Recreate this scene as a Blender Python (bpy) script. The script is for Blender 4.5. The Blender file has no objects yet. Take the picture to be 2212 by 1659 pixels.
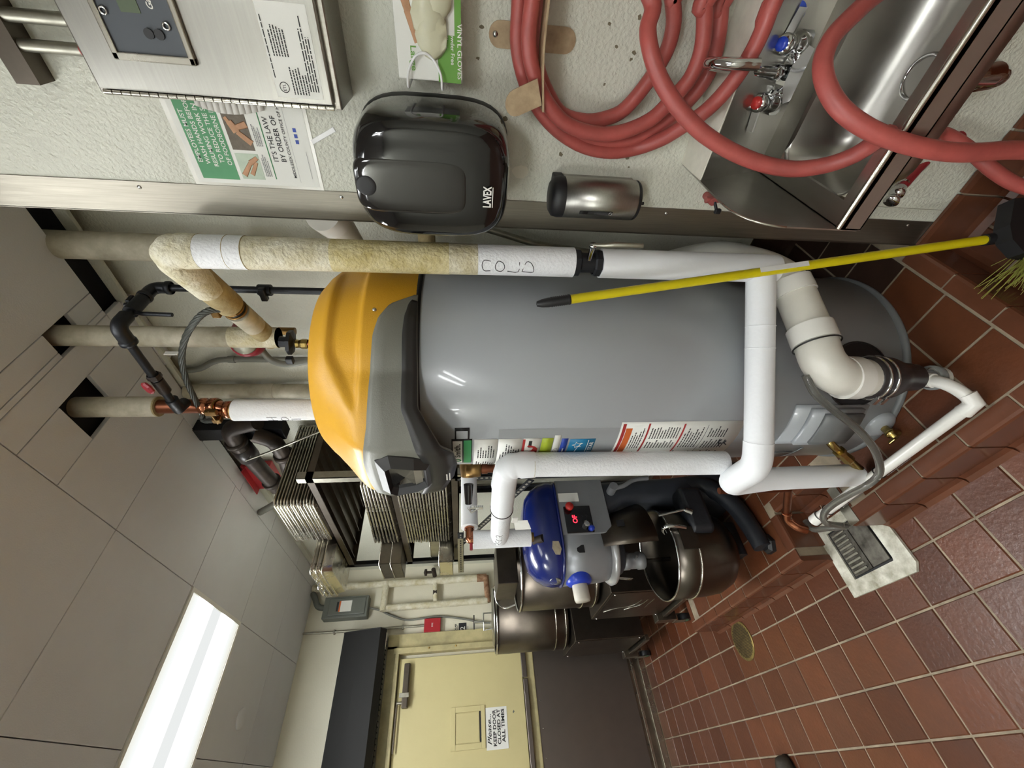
import bpy, bmesh, math, random
from mathutils import Vector, Matrix
R = math.radians; PI = math.pi
random.seed(7)
sc = bpy.context.scene; col = sc.collection

# ------------------------------------------------------------------ camera, light, exposure
a, b, c = R(45.657), R(-6.881), R(-0.160)
fw = Vector((-math.sin(a)*math.cos(b), math.cos(a)*math.cos(b), math.sin(b)))
r0 = Vector((math.cos(a), math.sin(a), 0)); u0 = r0.cross(fw)
rr = r0*math.cos(c)+u0*math.sin(c); uu = u0*math.cos(c)-r0*math.sin(c)
cd = bpy.data.cameras.new('camera'); cam = bpy.data.objects.new('camera', cd); col.objects.link(cam)
cd.sensor_width = 36; cd.lens = 887.75*36/2212; cd.clip_start = .02
X, Y, Z = -uu, rr, -fw                      # the phone was held on its side
cam.matrix_world = Matrix(((X.x, Y.x, Z.x, 0), (X.y, Y.y, Z.y, 0), (X.z, Y.z, Z.z, 1.54), (0, 0, 0, 1)))
sc.camera = cam
w = bpy.data.worlds.new('world'); sc.world = w; w.use_nodes = True
w.node_tree.nodes['Background'].inputs[0].default_value = (.9, .95, 1, 1)
w.node_tree.nodes['Background'].inputs[1].default_value = .15
sc.view_settings.view_transform = 'Standard'; sc.view_settings.look = 'None'
sc.view_settings.exposure = 0.88; sc.view_settings.gamma = 1; sc.view_settings.use_curve_mapping = False
LAMP = 50.0                                  # emission of the ceiling diffusers

# ------------------------------------------------------------------ materials
def lin(h):
    h = h.lstrip('#'); v = [int(h[i:i+2], 16)/255 for i in (0, 2, 4)]
    return tuple(x/12.92 if x < .04045 else ((x+.055)/1.055)**2.4 for x in v)+(1,)
MATS = {}
def M(name, h, r=.5, m=0., var=0., vs=8., bump=0., bs=60., dark=.6, trans=0., emit=0., aniso=None, coat=0., ior=None, alpha=1., stain=None):
    if name in MATS: return MATS[name]
    mt = bpy.data.materials.new(name); mt.use_nodes = True; nt = mt.node_tree; N = nt.nodes; L = nt.links
    p = N['Principled BSDF']; c0 = lin(h)
    p.inputs['Base Color'].default_value = c0; p.inputs['Roughness'].default_value = r; p.inputs['Metallic'].default_value = m
    if ior: p.inputs['IOR'].default_value = ior
    if trans: p.inputs['Transmission Weight'].default_value = trans
    if coat: p.inputs['Coat Weight'].default_value = coat
    if emit: p.inputs['Emission Color'].default_value = c0; p.inputs['Emission Strength'].default_value = emit
    if alpha < 1: p.inputs['Alpha'].default_value = alpha
    tc = N.new('ShaderNodeTexCoord')
    src = tc.outputs['Object']
    if aniso:                                # stretched grain for brushed metal
        mp = N.new('ShaderNodeMapping'); mp.inputs['Scale'].default_value = aniso; L.new(src, mp.inputs[0]); src = mp.outputs[0]
    if var or stain:
        nz = N.new('ShaderNodeTexNoise'); nz.inputs['Scale'].default_value = vs; nz.inputs['Detail'].default_value = 6
        nz.inputs['Roughness'].default_value = .62; L.new(src, nz.inputs['Vector'])
        cr = N.new('ShaderNodeValToRGB'); L.new(nz.outputs[0], cr.inputs[0])
        e = cr.color_ramp.elements; e[0].position = .32; e[1].position = .68
        k = 1-var; s = lin(stain) if stain else tuple(x*k*dark/.6 if dark != .6 else x*k for x in c0[:3])+(1,)
        e[0].color = s; e[1].color = c0
        L.new(cr.outputs[0], p.inputs['Base Color'])
        mr = N.new('ShaderNodeMapRange'); L.new(nz.outputs[0], mr.inputs[0])
        mr.inputs[3].default_value = min(1, r*1.25); mr.inputs[4].default_value = r*.8
        L.new(mr.outputs[0], p.inputs['Roughness'])
    if bump:
        n2 = N.new('ShaderNodeTexNoise'); n2.inputs['Scale'].default_value = bs; n2.inputs['Detail'].default_value = 3
        L.new(src, n2.inputs['Vector']); bp = N.new('ShaderNodeBump'); bp.inputs['Strength'].default_value = min(1, bump)
        bp.inputs['Distance'].default_value = .002 if bump <= 1 else .002*bump
        L.new(n2.outputs[0], bp.inputs['Height']); L.new(bp.outputs[0], p.inputs['Normal'])
    MATS[name] = mt
    return mt
WALL = M('painted_wall', 'cdcdc0', .45, var=.08, vs=2.5, bump=2.0, bs=120)
WALLY = M('cream_wall', 'dbd6c2', .5, var=.08, vs=2, bump=.4, bs=90)
WALLP = M('peeled_paint', 'd8d4c6', .6)
CEIL = M('ceiling_vinyl', 'd0d1d4', .55, var=.05, vs=3, bump=.3, bs=200)
CEILG = M('plenum_shade', '191c22', .9)  # near-black colour carrying the shade above the ceiling panels
GUARDM = M('corner_steel', '8c877c', .42, 1, var=.15, vs=5, bump=.1, bs=30, aniso=(60, 60, 1.5))
VOID = M('plenum_dark', '1c2029', .9)
GROUT = M('grout', 'a0917b', .8, var=.45, vs=9, bump=.6, bs=80)
TILE = [M('quarry_%d' % i, h, .33, var=.28, vs=9, bump=.5, bs=70) for i, h in enumerate(['643923', '5c3320', '6a3c26', '552e1c', '623a28'])]
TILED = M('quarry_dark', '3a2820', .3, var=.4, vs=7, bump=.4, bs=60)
CURBT = M('quarry_curb', '643c2a', .24, var=.25, vs=8, bump=.08, bs=30)
STEEL = M('stainless', '9c9890', .3, 1, var=.12, vs=5, bump=.1, bs=30, aniso=(60, 60, 1.5))
STEELH = M('stainless_sheet', 'a6a49d', .33, 1, var=.1, vs=4, bump=.06, bs=20, aniso=(2, 60, 60))
STEELD = M('dull_steel', '6a6259', .38, 1, var=.3, vs=6, bump=.1, bs=20)
STEELB = M('kick_steel', '857d77', .45, 1, var=.15, vs=2)
SINKM = M('sink_steel', 'bdbbb5', .30, 1, var=.12, vs=6, bump=.05, bs=40)
CHROME = M('chrome', 'c9c9c9', .08, 1)
ALU = M('aluminium', 'c4c0b4', .26, 1, var=.18, vs=14, bump=.1, bs=50)
ALUD = M('aged_aluminium', '8f887b', .36, 1, var=.3, vs=10)
GALV = M('galvanised', 'a7a497', .42, 1, var=.25, vs=20)
BLKM = M('black_iron', '24262b', .42, .4, var=.3, vs=15, bump=.3, bs=80)
RACKM = M('rack_paint', '26282c', .5, .2, var=.3, vs=10)
RACKB = M('rack_shelf', '574f45', .45, .7, var=.35, vs=7)
CIRON = M('cast_iron', '40352e', .5, .5, var=.45, vs=9, bump=.4, bs=60, stain='241f1c')
COPPER = M('copper', 'b9785a', .22, 1, var=.2, vs=14)
COPPERD = M('dull_copper', '8a5640', .38, 1, var=.3, vs=16)
BRASS = M('brass', 'b79f62', .25, 1, var=.2, vs=20)
BRONZE = M('bronze', '8d6f45', .4, 1, var=.3, vs=20, bump=.4)
INSW = M('white_jacket', 'e4e6e9', .6, var=.05, vs=20, bump=.9, bs=130)
INSE = M('white_jacket_smooth', 'e4e6e9', .5, bump=.7, bs=28)
INSC = M('canvas_jacket', 'd9d5c4', .75, var=.3, vs=16, bump=2.6, bs=90, stain='b5ab87')
INSYL = M('yellowed_jacket', 'cfc59c', .75, var=.35, vs=18, bump=2.4, bs=90, stain='a8975c')
INSY = M('aged_jacket', 'b3a57c', .75, var=.4, vs=16, bump=1.4, bs=60, stain='83714b')
INSP = M('plaster_jacket', 'c4beac', .7, var=.25, vs=9, bump=.6, bs=40, stain='8f8874')
PVC = M('pvc', 'd3d0c6', .3, var=.08, vs=14)
PVCW = M('pvc_bright', 'dedcd6', .25)
RUBBER = M('black_rubber', '1b1a1b', .4, bump=.2)
RUBG = M('rubber_coupling', '2d2829', .35, var=.2)
BLKP = M('black_plastic', '0c0c0e', .1, coat=.6)
BLKS = M('smoked_window', '1d1b1a', .12, coat=.5)
BLKMT = M('matt_black', '151518', .5)
TANK = M('tank_enamel', 'a0a4a8', .30, coat=.2)
TANKD = M('tank_base', '6d6f70', .35, var=.1, vs=4)
YEL = M('yellow_shell', 'dca52c', .42, var=.04, vs=5, bump=.25, bs=300)
FAC = M('grey_facia', '77776f', .5, bump=.25, bs=300)
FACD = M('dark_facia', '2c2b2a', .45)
SCREEN = M('glossy_screen', '191818', .06, coat=1)
SILV = M('silver_plastic', '8f8b84', .3, .5)
WHITEP = M('white_print', 'dddcd6', .5)
INK = M('black_ink', '1c1c1e', .6)
INKG = M('grey_ink', '77777a', .6)
REDI = M('red_ink', 'a62b2a', .5)
ORAI = M('orange_ink', 'c9622a', .5)
BLUI = M('blue_ink', '1f77a3', .45)
NAVI = M('navy_ink', '2543a0', .45)
GRNI = M('green_ink', '2c7f4b', .5)
GRNP = M('poster_green', '4b9160', .55, var=.12, vs=20)
LIMEI = M('lime_ink', 'a5b632', .5)
GLOVG = M('box_green', '63983b', .5)
PAPER = M('paper', 'dcdcd6', .6)
SKIN = M('print_skin', 'b98b68', .6, var=.2, vs=60)
PHOTO = M('print_dark', '6b6052', .6, var=.3, vs=80)
PHOTO2 = M('print_pale', 'b9c7b4', .6, var=.15, vs=60)
NITRILE = M('vinyl_glove', 'd2cfb2', .35, var=.1, vs=30, trans=.15)
WIREW = M('white_wire', 'dedede', .3)
HOSE = M('red_rubber', 'a84f49', .42, var=.22, vs=22, bump=.15, bs=90)
HOSED = M('red_vinyl', '86242a', .3)
TAN = M('tan_enamel', 'b39c7c', .45, var=.2, vs=30, stain='8d7559')
YELB = M('yellow_handle', 'cbbc0e', .35, var=.08, vs=10)
BRIS = M('bristle', 'a6a84f', .5, trans=.1)
MIXB = M('mixer_blue', '0f2064', .22, coat=.5, var=.1, vs=6)
MIXG = M('mixer_grey', '8e9094', .35, .35, var=.12, vs=6)
MIXD = M('mixer_dark', '3a3e46', .5, var=.3, vs=8)
MIXF = M('mixer_foot', '26292f', .45, var=.4, vs=12, bump=.8, bs=40)
BOWL = M('bowl_steel', '6c655d', .3, 1, var=.3, vs=4)
REDP = M('red_button', 'b02a26', .3)
BLUP = M('blue_plastic', '1f3cb0', .3)
LED = M('red_led', 'ff2030', .4, emit=3)
DOORC = M('door_cream', 'c3b888', .5, var=.06, vs=3, bump=.15, bs=60)
FRAMC = M('frame_cream', 'bcb083', .5, var=.25, vs=7, stain='98906b')
BOXG = M('panel_grey', '62665f', .45, var=.08)
PULLR = M('alarm_red', 'a3222b', .4)
VALR = M('valve_red', '8f2431', .4)
EPOXY = M('white_cement', 'dcdacd', .6, var=.15, vs=16, bump=.8, bs=70, stain='8e8974')
GRATE = M('grate', '77736a', .45, .6, var=.5, vs=18, stain='2c2821')
COVERY = M('strainer', 'a08c55', .4, .7, var=.4, vs=30, stain='6e5f38')
CLEAR = M('clear_tube', '8d8c86', .15, trans=.75, ior=1.35)
GLASSG = M('lcd_green', '5f6a58', .25)
PANG = M('panel_face', '484d54', .4, var=.1, vs=4)
YELS = M('warn_yellow', '9a9657', .5)
CABLE = M('stranded_cable', '4b4d48', .5, .6, var=.3, vs=40)
FLEX = M('grey_conduit', '74746c', .5, .3)
LEATH = M('shoe_leather', '3a3329', .6, var=.4, vs=40, bump=.6, bs=80)
SOLE = M('shoe_sole', '1d1b19', .7)
REDB = M('red_steel', '9c2026', .5)
GLARE = M('ledge_glare', 'dad6c8', .4, var=.1, vs=60)  # pale colour for ceiling light reflected off the steel ledge
GREENW = M('wheel_green', '4f7d5e', .5)

# ------------------------------------------------------------------ mesh helpers
class MB:
    def __init__(s): s.v = []; s.f = []; s.sm = []
    def add(s, vs, fs, smooth=False):
        n = len(s.v); s.v += [Vector(v) for v in vs]; s.f += [tuple(i+n for i in f) for f in fs]; s.sm += [smooth]*len(fs); return s
    def box(s, x0, x1, y0, y1, z0, z1, bev=0., mat=None):
        if bev:
            bm = bmesh.new(); bmesh.ops.create_cube(bm, size=1)
            for v in bm.verts: v.co = Vector(((x0+x1)/2+v.co.x*(x1-x0), (y0+y1)/2+v.co.y*(y1-y0), (z0+z1)/2+v.co.z*(z1-z0)))
            bmesh.ops.bevel(bm, geom=bm.edges[:], offset=bev, segments=2, affect='EDGES', profile=.5)
            bm.verts.index_update(); vs = [v.co.copy() for v in bm.verts]; fs = [[v.index for v in f.verts] for f in bm.faces]; bm.free()
        else:
            vs = [Vector(p) for p in ((x0, y0, z0), (x1, y0, z0), (x1, y1, z0), (x0, y1, z0), (x0, y0, z1), (x1, y0, z1), (x1, y1, z1), (x0, y1, z1))]
            fs = [(0, 3, 2, 1), (4, 5, 6, 7), (0, 1, 5, 4), (1, 2, 6, 5), (2, 3, 7, 6), (3, 0, 4, 7)]
        if mat is not None: vs = [mat @ v for v in vs]
        return s.add(vs, fs)
    def tube(s, pts, r, n=16, cap=True, smooth=True):
        pts = [Vector(p) for p in pts]; m = len(pts); rad = r if isinstance(r, (list, tuple)) else [r]*m
        T = []
        for i in range(m):
            t = (pts[min(i+1, m-1)]-pts[max(i-1, 0)])
            T.append(t.normalized() if t.length > 1e-9 else Vector((0, 0, 1)))
        for i in range(1, m-1):
            d = (pts[i]-pts[i-1]); e = pts[i+1]-pts[i]
            if d.length > 1e-9 and e.length > 1e-9:
                q = d.normalized()+e.normalized()
                if q.length > 1e-6: T[i] = q.normalized()
        up = Vector((0, 0, 1)) if abs(T[0].z) < .9 else Vector((1, 0, 0))
        nv = (up-T[0]*up.dot(T[0])).normalized(); vs = []; fs = []
        for i in range(m):
            if i:
                q = T[i-1].rotation_difference(T[i]); nv = (q @ nv); nv = (nv-T[i]*nv.dot(T[i])).normalized()
            bn = T[i].cross(nv)
            for k in range(n):
                a_ = 2*PI*k/n; vs.append(pts[i]+(nv*math.cos(a_)+bn*math.sin(a_))*rad[i])
        for i in range(m-1):
            for k in range(n):
                k2 = (k+1) % n; fs.append((i*n+k, i*n+k2, (i+1)*n+k2, (i+1)*n+k))
        s.add(vs, fs, smooth)
        if cap:
            s.add([vs[k] for k in range(n)], [tuple(range(n-1, -1, -1))]); s.add(vs[-n:], [tuple(range(n))])
        return s
    def cyl(s, p, q, r, r2=None, n=20, smooth=True): return s.tube([p, q], [r, r if r2 is None else r2], n, True, smooth)
    def lathe(s, prof, ctr=(0, 0, 0), ax=(0, 0, 1), n=32, smooth=True, cap=False):
        ax = Vector(ax).normalized(); up = Vector((1, 0, 0)) if abs(ax.x) < .9 else Vector((0, 1, 0))
        e1 = (up-ax*up.dot(ax)).normalized(); e2 = ax.cross(e1); c_ = Vector(ctr); vs = []; fs = []
        for (r_, h_) in prof:
            for k in range(n):
                t = 2*PI*k/n; vs.append(c_+ax*h_+(e1*math.cos(t)+e2*math.sin(t))*r_)
        for i in range(len(prof)-1):
            for k in range(n):
                k2 = (k+1) % n; fs.append((i*n+k, i*n+k2, (i+1)*n+k2, (i+1)*n+k))
        s.add(vs, fs, smooth)
        if cap: s.add(vs[:n], [tuple(range(n-1, -1, -1))]); s.add(vs[-n:], [tuple(range(n))])
        return s
    def prism(s, poly, o, e1, e2, n_, d):
        """polygon in plane (e1,e2) at o, extruded along n_ by d"""
        o, e1, e2, n_ = Vector(o), Vector(e1), Vector(e2), Vector(n_)
        A = [o+e1*p[0]+e2*p[1] for p in poly]; B = [p+n_*d for p in A]; k = len(A)
        fs = [tuple(range(k-1, -1, -1)), tuple(range(k, 2*k))]+[(i, (i+1) % k, (i+1) % k+k, i+k) for i in range(k)]
        return s.add(A+B, fs)
    def sphere(s, c_, r, n=14, sc_=(1, 1, 1)):
        c_ = Vector(c_); m = n//2; vs = []; fs = []
        for i in range(m+1):
            t = PI*i/m
            for k in range(n):
                p = 2*PI*k/n; vs.append(c_+Vector((math.sin(t)*math.cos(p)*r*sc_[0], math.sin(t)*math.sin(p)*r*sc_[1], math.cos(t)*r*sc_[2])))
        for i in range(m):
            for k in range(n): fs.append((i*n+k, i*n+(k+1) % n, (i+1)*n+(k+1) % n, (i+1)*n+k))
        return s.add(vs, fs, True)
    def torus(s, c_, ax, R_, r_, n=28, m=10, arc=None):
        ax = Vector(ax).normalized(); up = Vector((1, 0, 0)) if abs(ax.x) < .9 else Vector((0, 1, 0))
        e1 = (up-ax*up.dot(ax)).normalized(); e2 = ax.cross(e1); c_ = Vector(c_)
        pts = [c_+(e1*math.cos(2*PI*k/n)+e2*math.sin(2*PI*k/n))*R_ for k in range(n+1)]
        return s.tube(pts, r_, m, False)
    def xf(s, mt): s.v = [mt @ v for v in s.v]; return s
    def mesh(s, name, mat):
        me = bpy.data.meshes.new(name); me.from_pydata([tuple(v) for v in s.v], [], s.f); me.update()
        for i, p in enumerate(me.polygons): p.use_smooth = s.sm[i]
        me.materials.append(mat); return me
    def build(s, name, mat, parent=None, loc=None):
        """vertices are in world space; they are stored relative to the top-level root"""
        if parent is not None:
            rt = parent
            while rt.parent: rt = rt.parent
            off = Vector(rt.get('_o', (0, 0, 0)))
        else: off = Vector((0, 0, 0)) if loc is None else Vector(loc)
        s.v = [v-off for v in s.v]
        bm = bmesh.new(); me = s.mesh(name, mat)
        bm.from_mesh(me); bmesh.ops.recalc_face_normals(bm, faces=bm.faces[:]); bm.to_mesh(me); bm.free()
        o = bpy.data.objects.new(name, me); col.objects.link(o)
        if parent is not None: o.parent = parent
        else: o.location = off
        return o
def tag(o, label, cat, group=None, kind=None):
    if label: o['label'] = label
    if cat: o['category'] = cat
    if group: o['group'] = group
    if kind: o['kind'] = kind
    return o
OFFS = []
def thing(name, label, cat, loc, group=None, kind=None):
    o = bpy.data.objects.new(name, None); col.objects.link(o); o.location = loc; o['_o'] = tuple(loc); o.empty_display_size = .05
    OFFS.append(o); return tag(o, label, cat, group, kind)
def solo(mb, name, mat, label, cat, loc, group=None):
    return tag(mb.build(name, mat, None, loc), label, cat, group)
def struct(mb, name, mat):
    o = mb.build(name, mat, None, (0, 0, 0)); o['kind'] = 'structure'; return o
def copy_tree(o, parent=None):
    c_ = o.copy(); col.objects.link(c_); c_.parent = parent
    for ch in o.children: copy_tree(ch, c_)
    return c_
def fillet(pts, rad, n=6):
    pts = [Vector(p) for p in pts]; out = [pts[0]]
    for i in range(1, len(pts)-1):
        p, q, t = pts[i-1], pts[i], pts[i+1]; d1 = (p-q); d2 = (t-q); r_ = min(rad, d1.length*.49, d2.length*.49)
        A = q+d1.normalized()*r_; B = q+d2.normalized()*r_
        for k in range(n+1):
            s_ = k/n; out.append(A*(1-s_)**2+q*2*s_*(1-s_)+B*s_**2)
    out.append(pts[-1]); return out
def smoothc(pts, n=6):
    pts = [Vector(p) for p in pts]; P = [pts[0]*2-pts[1]]+pts+[pts[-1]*2-pts[-2]]; out = []
    for i in range(1, len(P)-2):
        for k in range(n):
            t = k/n; a_, b_, c_, d_ = P[i-1], P[i], P[i+1], P[i+2]
            out.append(.5*((2*b_)+(c_-a_)*t+(2*a_-5*b_+4*c_-d_)*t*t+(-a_+3*b_-3*c_+d_)*t**3))
    out.append(pts[-1]); return out
FONTC = {}
def text_geo(s_, h, bold=0., shear=0.):
    cu = bpy.data.curves.new('t', 'FONT'); cu.body = s_; cu.size = 1; cu.align_x = 'LEFT'; cu.offset = bold; cu.shear = shear; cu.resolution_u = 3
    o = bpy.data.objects.new('t', cu); col.objects.link(o)
    dg = bpy.context.evaluated_depsgraph_get(); dg.update(); me = bpy.data.meshes.new_from_object(o.evaluated_get(dg))
    vs = [v.co.copy() for v in me.vertices]; fs = [tuple(p.vertices) for p in me.polygons]
    bpy.data.objects.remove(o); bpy.data.curves.remove(cu); bpy.data.meshes.remove(me)
    if not vs: return [], []
    k = h/.7; x0 = min(v.x for v in vs)
    return [Vector(((v.x-x0)*k, v.y*k, 0)) for v in vs], fs
def text(name, s_, h, o, e1, e2, mat, parent, width=None, bold=.01, shear=0., fn=None, mb=None):
    """lettering: origin o (left end of the base line), e1 reading direction, e2 up"""
    vs, fs = text_geo(s_, h, bold, shear); o, e1, e2 = Vector(o), Vector(e1).normalized(), Vector(e2).normalized()
    if width and vs:
        W = max(v.x for v in vs); k = width/W; vs = [Vector((v.x*k, v.y, 0)) for v in vs]
    pts = [fn(v.x, v.y) for v in vs] if fn else [o+e1*v.x+e2*v.y for v in vs]
    m_ = mb or MB(); m_.add(pts, fs)
    return m_ if mb else m_.build(name, mat, parent)
def lines(mb, o, e1, e2, w_, h_, n, fill=.45, seed=1, indent=0):
    """rows of small print as thin bars broken into words"""
    rnd = random.Random(seed); o, e1, e2 = Vector(o), Vector(e1).normalized(), Vector(e2).normalized()
    for i in range(n):
        y0 = h_*(i+.25)/n; y1 = y0+h_/n*fill; x = indent; end = w_*(.6+.4*rnd.random())
        while x < end:
            wd = w_*(.04+.1*rnd.random()); x1 = min(end, x+wd)
            mb.add([o+e1*x+e2*y0, o+e1*x1+e2*y0, o+e1*x1+e2*y1, o+e1*x+e2*y1], [(0, 1, 2, 3)]); x = x1+w_*.015
    return mb
def quad(mb, o, e1, e2, x0, x1, y0, y1):
    o, e1, e2 = Vector(o), Vector(e1).normalized(), Vector(e2).normalized()
    return mb.add([o+e1*x0+e2*y0, o+e1*x1+e2*y0, o+e1*x1+e2*y1, o+e1*x0+e2*y1], [(0, 1, 2, 3)])

# ------------------------------------------------------------------ room shell
XW, YB, YS, ZC = -4.10, 1.56, 1.09, 2.88       # door wall, back wall, sink wall, ceiling
XR, YF = 2.2, -2.6
fl = struct(MB().box(XW-.1, XR, YF, YB+.1, -.1, -.004), 'floor', GROUT)
PX, PY = .1585, .1573
tm = []
for t in TILE:
    q = MB(); g = .0031
    q.add([(g, g, -.004), (PX-g, g, -.004), (PX-g, PY-g, -.004), (g, PY-g, -.004),
           (g+.003, g+.003, 0), (PX-g-.003, g+.003, 0), (PX-g-.003, PY-g-.003, 0), (g+.003, PY-g-.003, 0)],
          [(4, 5, 6, 7), (0, 1, 5, 4), (1, 2, 6, 5), (2, 3, 7, 6), (3, 0, 4, 7)])
    tm.append(q.mesh('tile', t))
def inside_plat(x, y): return -2.74 < x < -.50 and y > .50
cand = []
for i in range(-16, 26):
    for j in range(-18, 9):
        x, y = -1.843+PX*i, .139+PY*j
        cx, cy = x+PX/2, y+PY/2
        if cx < XW+.02 or cx > XR-.1 or cy > YB: continue
        if (cx > -.5 and cy > YS+.02): continue
        if -2.70 < cx < -.52 and cy > .62 and not (-1.62 < cx < -1.31 and cy < .80): continue
        dd = Vector((cx, cy, -1.54)); wz = dd.dot(fw)
        vis = wz > .3 and abs(dd.dot(rr)/wz) < .98 and -dd.dot(uu)/wz*887 < 1180
        cand.append((0 if vis else 1, cx*cx+cy*cy, x, y))
cand.sort(); rest = MB()
for k, (vis, d, x, y) in enumerate(cand):
    mi = random.randrange(5)
    if vis == 0 and k < 285:
        o = bpy.data.objects.new('tile', tm[mi]); col.objects.link(o); o.parent = fl
        o.location = (x, y, random.uniform(-.0006, .0006)); o.rotation_euler = (random.uniform(-.002, .002), random.uniform(-.002, .002), 0)
    else:
        rest.add([Vector(v.co)+Vector((x, y, 0)) for v in tm[0].vertices], [tuple(p.vertices) for p in tm[0].polygons])
o = rest.build('distant_tiles', TILE[0], fl); o['kind'] = 'stuff'

# raised tiled plinth along the back
PT = .15
pl = struct(MB().box(-2.714, -1.621, .560, YB, -.004, PT-.003).box(-1.621, -1.299, .770, YB, -.004, PT-.003).box(-1.299, -.508, .560, YB, -.004, PT-.003), 'floor_plinth', GROUT)
ys = [.606, .752, .905, 1.06, 1.215, 1.37, 1.525]; xs = [-.557-.1575*i for i in range(0, 14)]
n = 0
for i in range(len(xs)-1):
    for j in range(len(ys)-1):
        x1, x0, y0, y1 = xs[i]-.004, xs[i+1]+.004, ys[j]+.004, ys[j+1]-.004
        if x0 < -1.305 and x1 > -1.615:
            if y0 < .765:
                x0n = x0
                if x0 < -1.615+.01 or x1 > -1.305-.01: pass
                if y1 < .78: continue
                y0 = max(y0, .82)
        if x1-x0 < .02 or y1-y0 < .02: continue
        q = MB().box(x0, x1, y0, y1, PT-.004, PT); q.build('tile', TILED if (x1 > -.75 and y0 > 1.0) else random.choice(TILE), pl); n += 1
# bull-nose edge tiles: top strip and face, one per 157 mm
def edge(x0, x1, y):
    k = max(1, round((x1-x0)/.1575)); st = (x1-x0)/k
    for i in range(k):
        a0, a1 = x0+st*i+.003, x0+st*(i+1)-.003
        prof = [(y+.05, PT), (y+.01, PT), (y+.003, PT-.004), (y, PT-.012), (y, .03), (y-.006, .012), (y-.018, 0), (y+.02, 0), (y+.02, PT-.006), (y+.05, PT-.006)]
        MB().prism([(p[0], p[1]) for p in prof], (a0, 0, 0), (0, 1, 0), (0, 0, 1), (1, 0, 0), a1-a0).build('curb_tile', CURBT, pl)
edge(-2.72, -1.615, .553); edge(-1.305, -.502, .553); edge(-1.615, -1.305, .765)
def edgey(y0, y1, x, s_):
    k = max(1, round((y1-y0)/.15)); st = (y1-y0)/k
    for i in range(k):
        a0, a1 = y0+st*i+.003, y0+st*(i+1)-.003
        prof = [(x-s_*.05, PT), (x-s_*.01, PT), (x-s_*.003, PT-.004), (x, PT-.012), (x, .03), (x+s_*.006, .012), (x+s_*.018, 0), (x-s_*.02, 0), (x-s_*.02, PT-.006), (x-s_*.05, PT-.006)]
        MB().prism(prof, (0, a0, 0), (1, 0, 0), (0, 0, 1), (0, 1, 0), a1-a0).build('curb_tile', CURBT, pl)
edgey(.606, 1.085, -.502, 1); edgey(.606, 1.5, -2.72, -1); edgey(.606, .76, -1.615, 1); edgey(.606, .76, -1.305, -1)

struct(MB().box(XW-.1, XR, YB, YB+.1, -.1, 3.2), 'wall_back', WALL)
struct(MB().box(-.498, XR, YS, YB, -.05, 3.2), 'wall_right', WALL)
struct(MB().box(XW-.1, XW, YF, YB, -.1, 3.2), 'wall_left', WALLY)
struct(MB().box(XR, XR+.1, YF, YB, -.1, 3.2), 'wall_far_right', WALL)
struct(MB().box(XW-.1, XR+.1, YF-.1, YF, -.1, 3.2), 'wall_front', WALL)

# ceiling: vinyl faced panels with hairline seams, cut round the pipes
ce = struct(MB().box(XW, XR, YF, YB, 2.932, 2.96), 'ceiling', CEILG)  # dark backing sheet set low so painted shade fills the cuts
SX = [-4.1, -3.55, -2.92, -2.295, -1.662, -1.03, -.40, .23, .86, 1.5, 2.2]
SY = [-2.6, -2.22, -1.61, -1.0, -.38, .225, .837, 1.403]
def panel(x0, x1, y0, y1, mat=CEIL):
    MB().box(x0+.0015, x1-.0015, y0+.0015, y1-.0015, ZC, ZC+.018, bev=.002).build('panel', mat, ce)
fix = [(2, 3, 4, 6), (5, 6, 4, 6), (3, 4, 0, 2), (8, 9, 2, 4), (5, 6, 1, 3)]
def isfix(i, j): return any(a_ <= i < b_ and c_ <= j < d_ for a_, b_, c_, d_ in [(2, 3, 4, 6), (5, 6, 4, 6), (4, 5, 0, 2), (7, 8, 1, 3)])
fix = [(SX[2], SX[3], -.38, .837), (SX[5], SX[6], -.38, .837), (SX[4], SX[5], -2.6, -1.61), (SX[7], SX[8], -2.22, -1.0)]
for i in range(10):
    for j in range(7):
        if isfix(i, j): continue
        x0, x1, y0, y1 = SX[i], SX[i+1], SY[j], SY[j+1]
        if j == 6 and i == 4:            # cut round the copper riser and the insulated riser
            panel(x0, -1.335, y0, y1); panel(-1.335, -1.16, y0, 1.03); panel(-1.335, -1.16, 1.185, y1); panel(-1.16, -1.052, y0, y1); panel(-1.052, x1, y0, 1.160); panel(-1.052, x1, 1.276, y1)
        elif j == 6 and i == 5:
            panel(-1.03, -.955, y0, 1.160); panel(-1.03, -.955, 1.276, y1); panel(-.955, x1, y0, y1)
        else: panel(x0, x1, y0, y1)
for (x0, x1) in ((-4.1, -3.55), (-3.55, -2.92), (-2.92, -2.36)): panel(x0, x1, 1.403, YB)
panel(-2.36, -1.86, 1.403, 1.50); panel(-1.75, -1.05, 1.403, 1.49); panel(-1.86, -1.75, 1.475, YB)
panel(-.40, .2, 1.403, YB)
panel(-1.40, -1.06, 1.49, YB)
MB().box(-1.75, -.30, 1.50, 1.515, ZC-.02, ZC+.02).build('trim_rail', WALL, ce)
MB().box(XW, -1.8, 1.535, 1.559, ZC-.035, ZC).build('trim_rail', WALL, ce)
MB().lathe([(0, 0), (.05, 0), (.055, .004), (.055, .01)], (-3.32, .42, ZC-.010), n=28).build('ceiling_cap', CEIL, ce)

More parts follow.
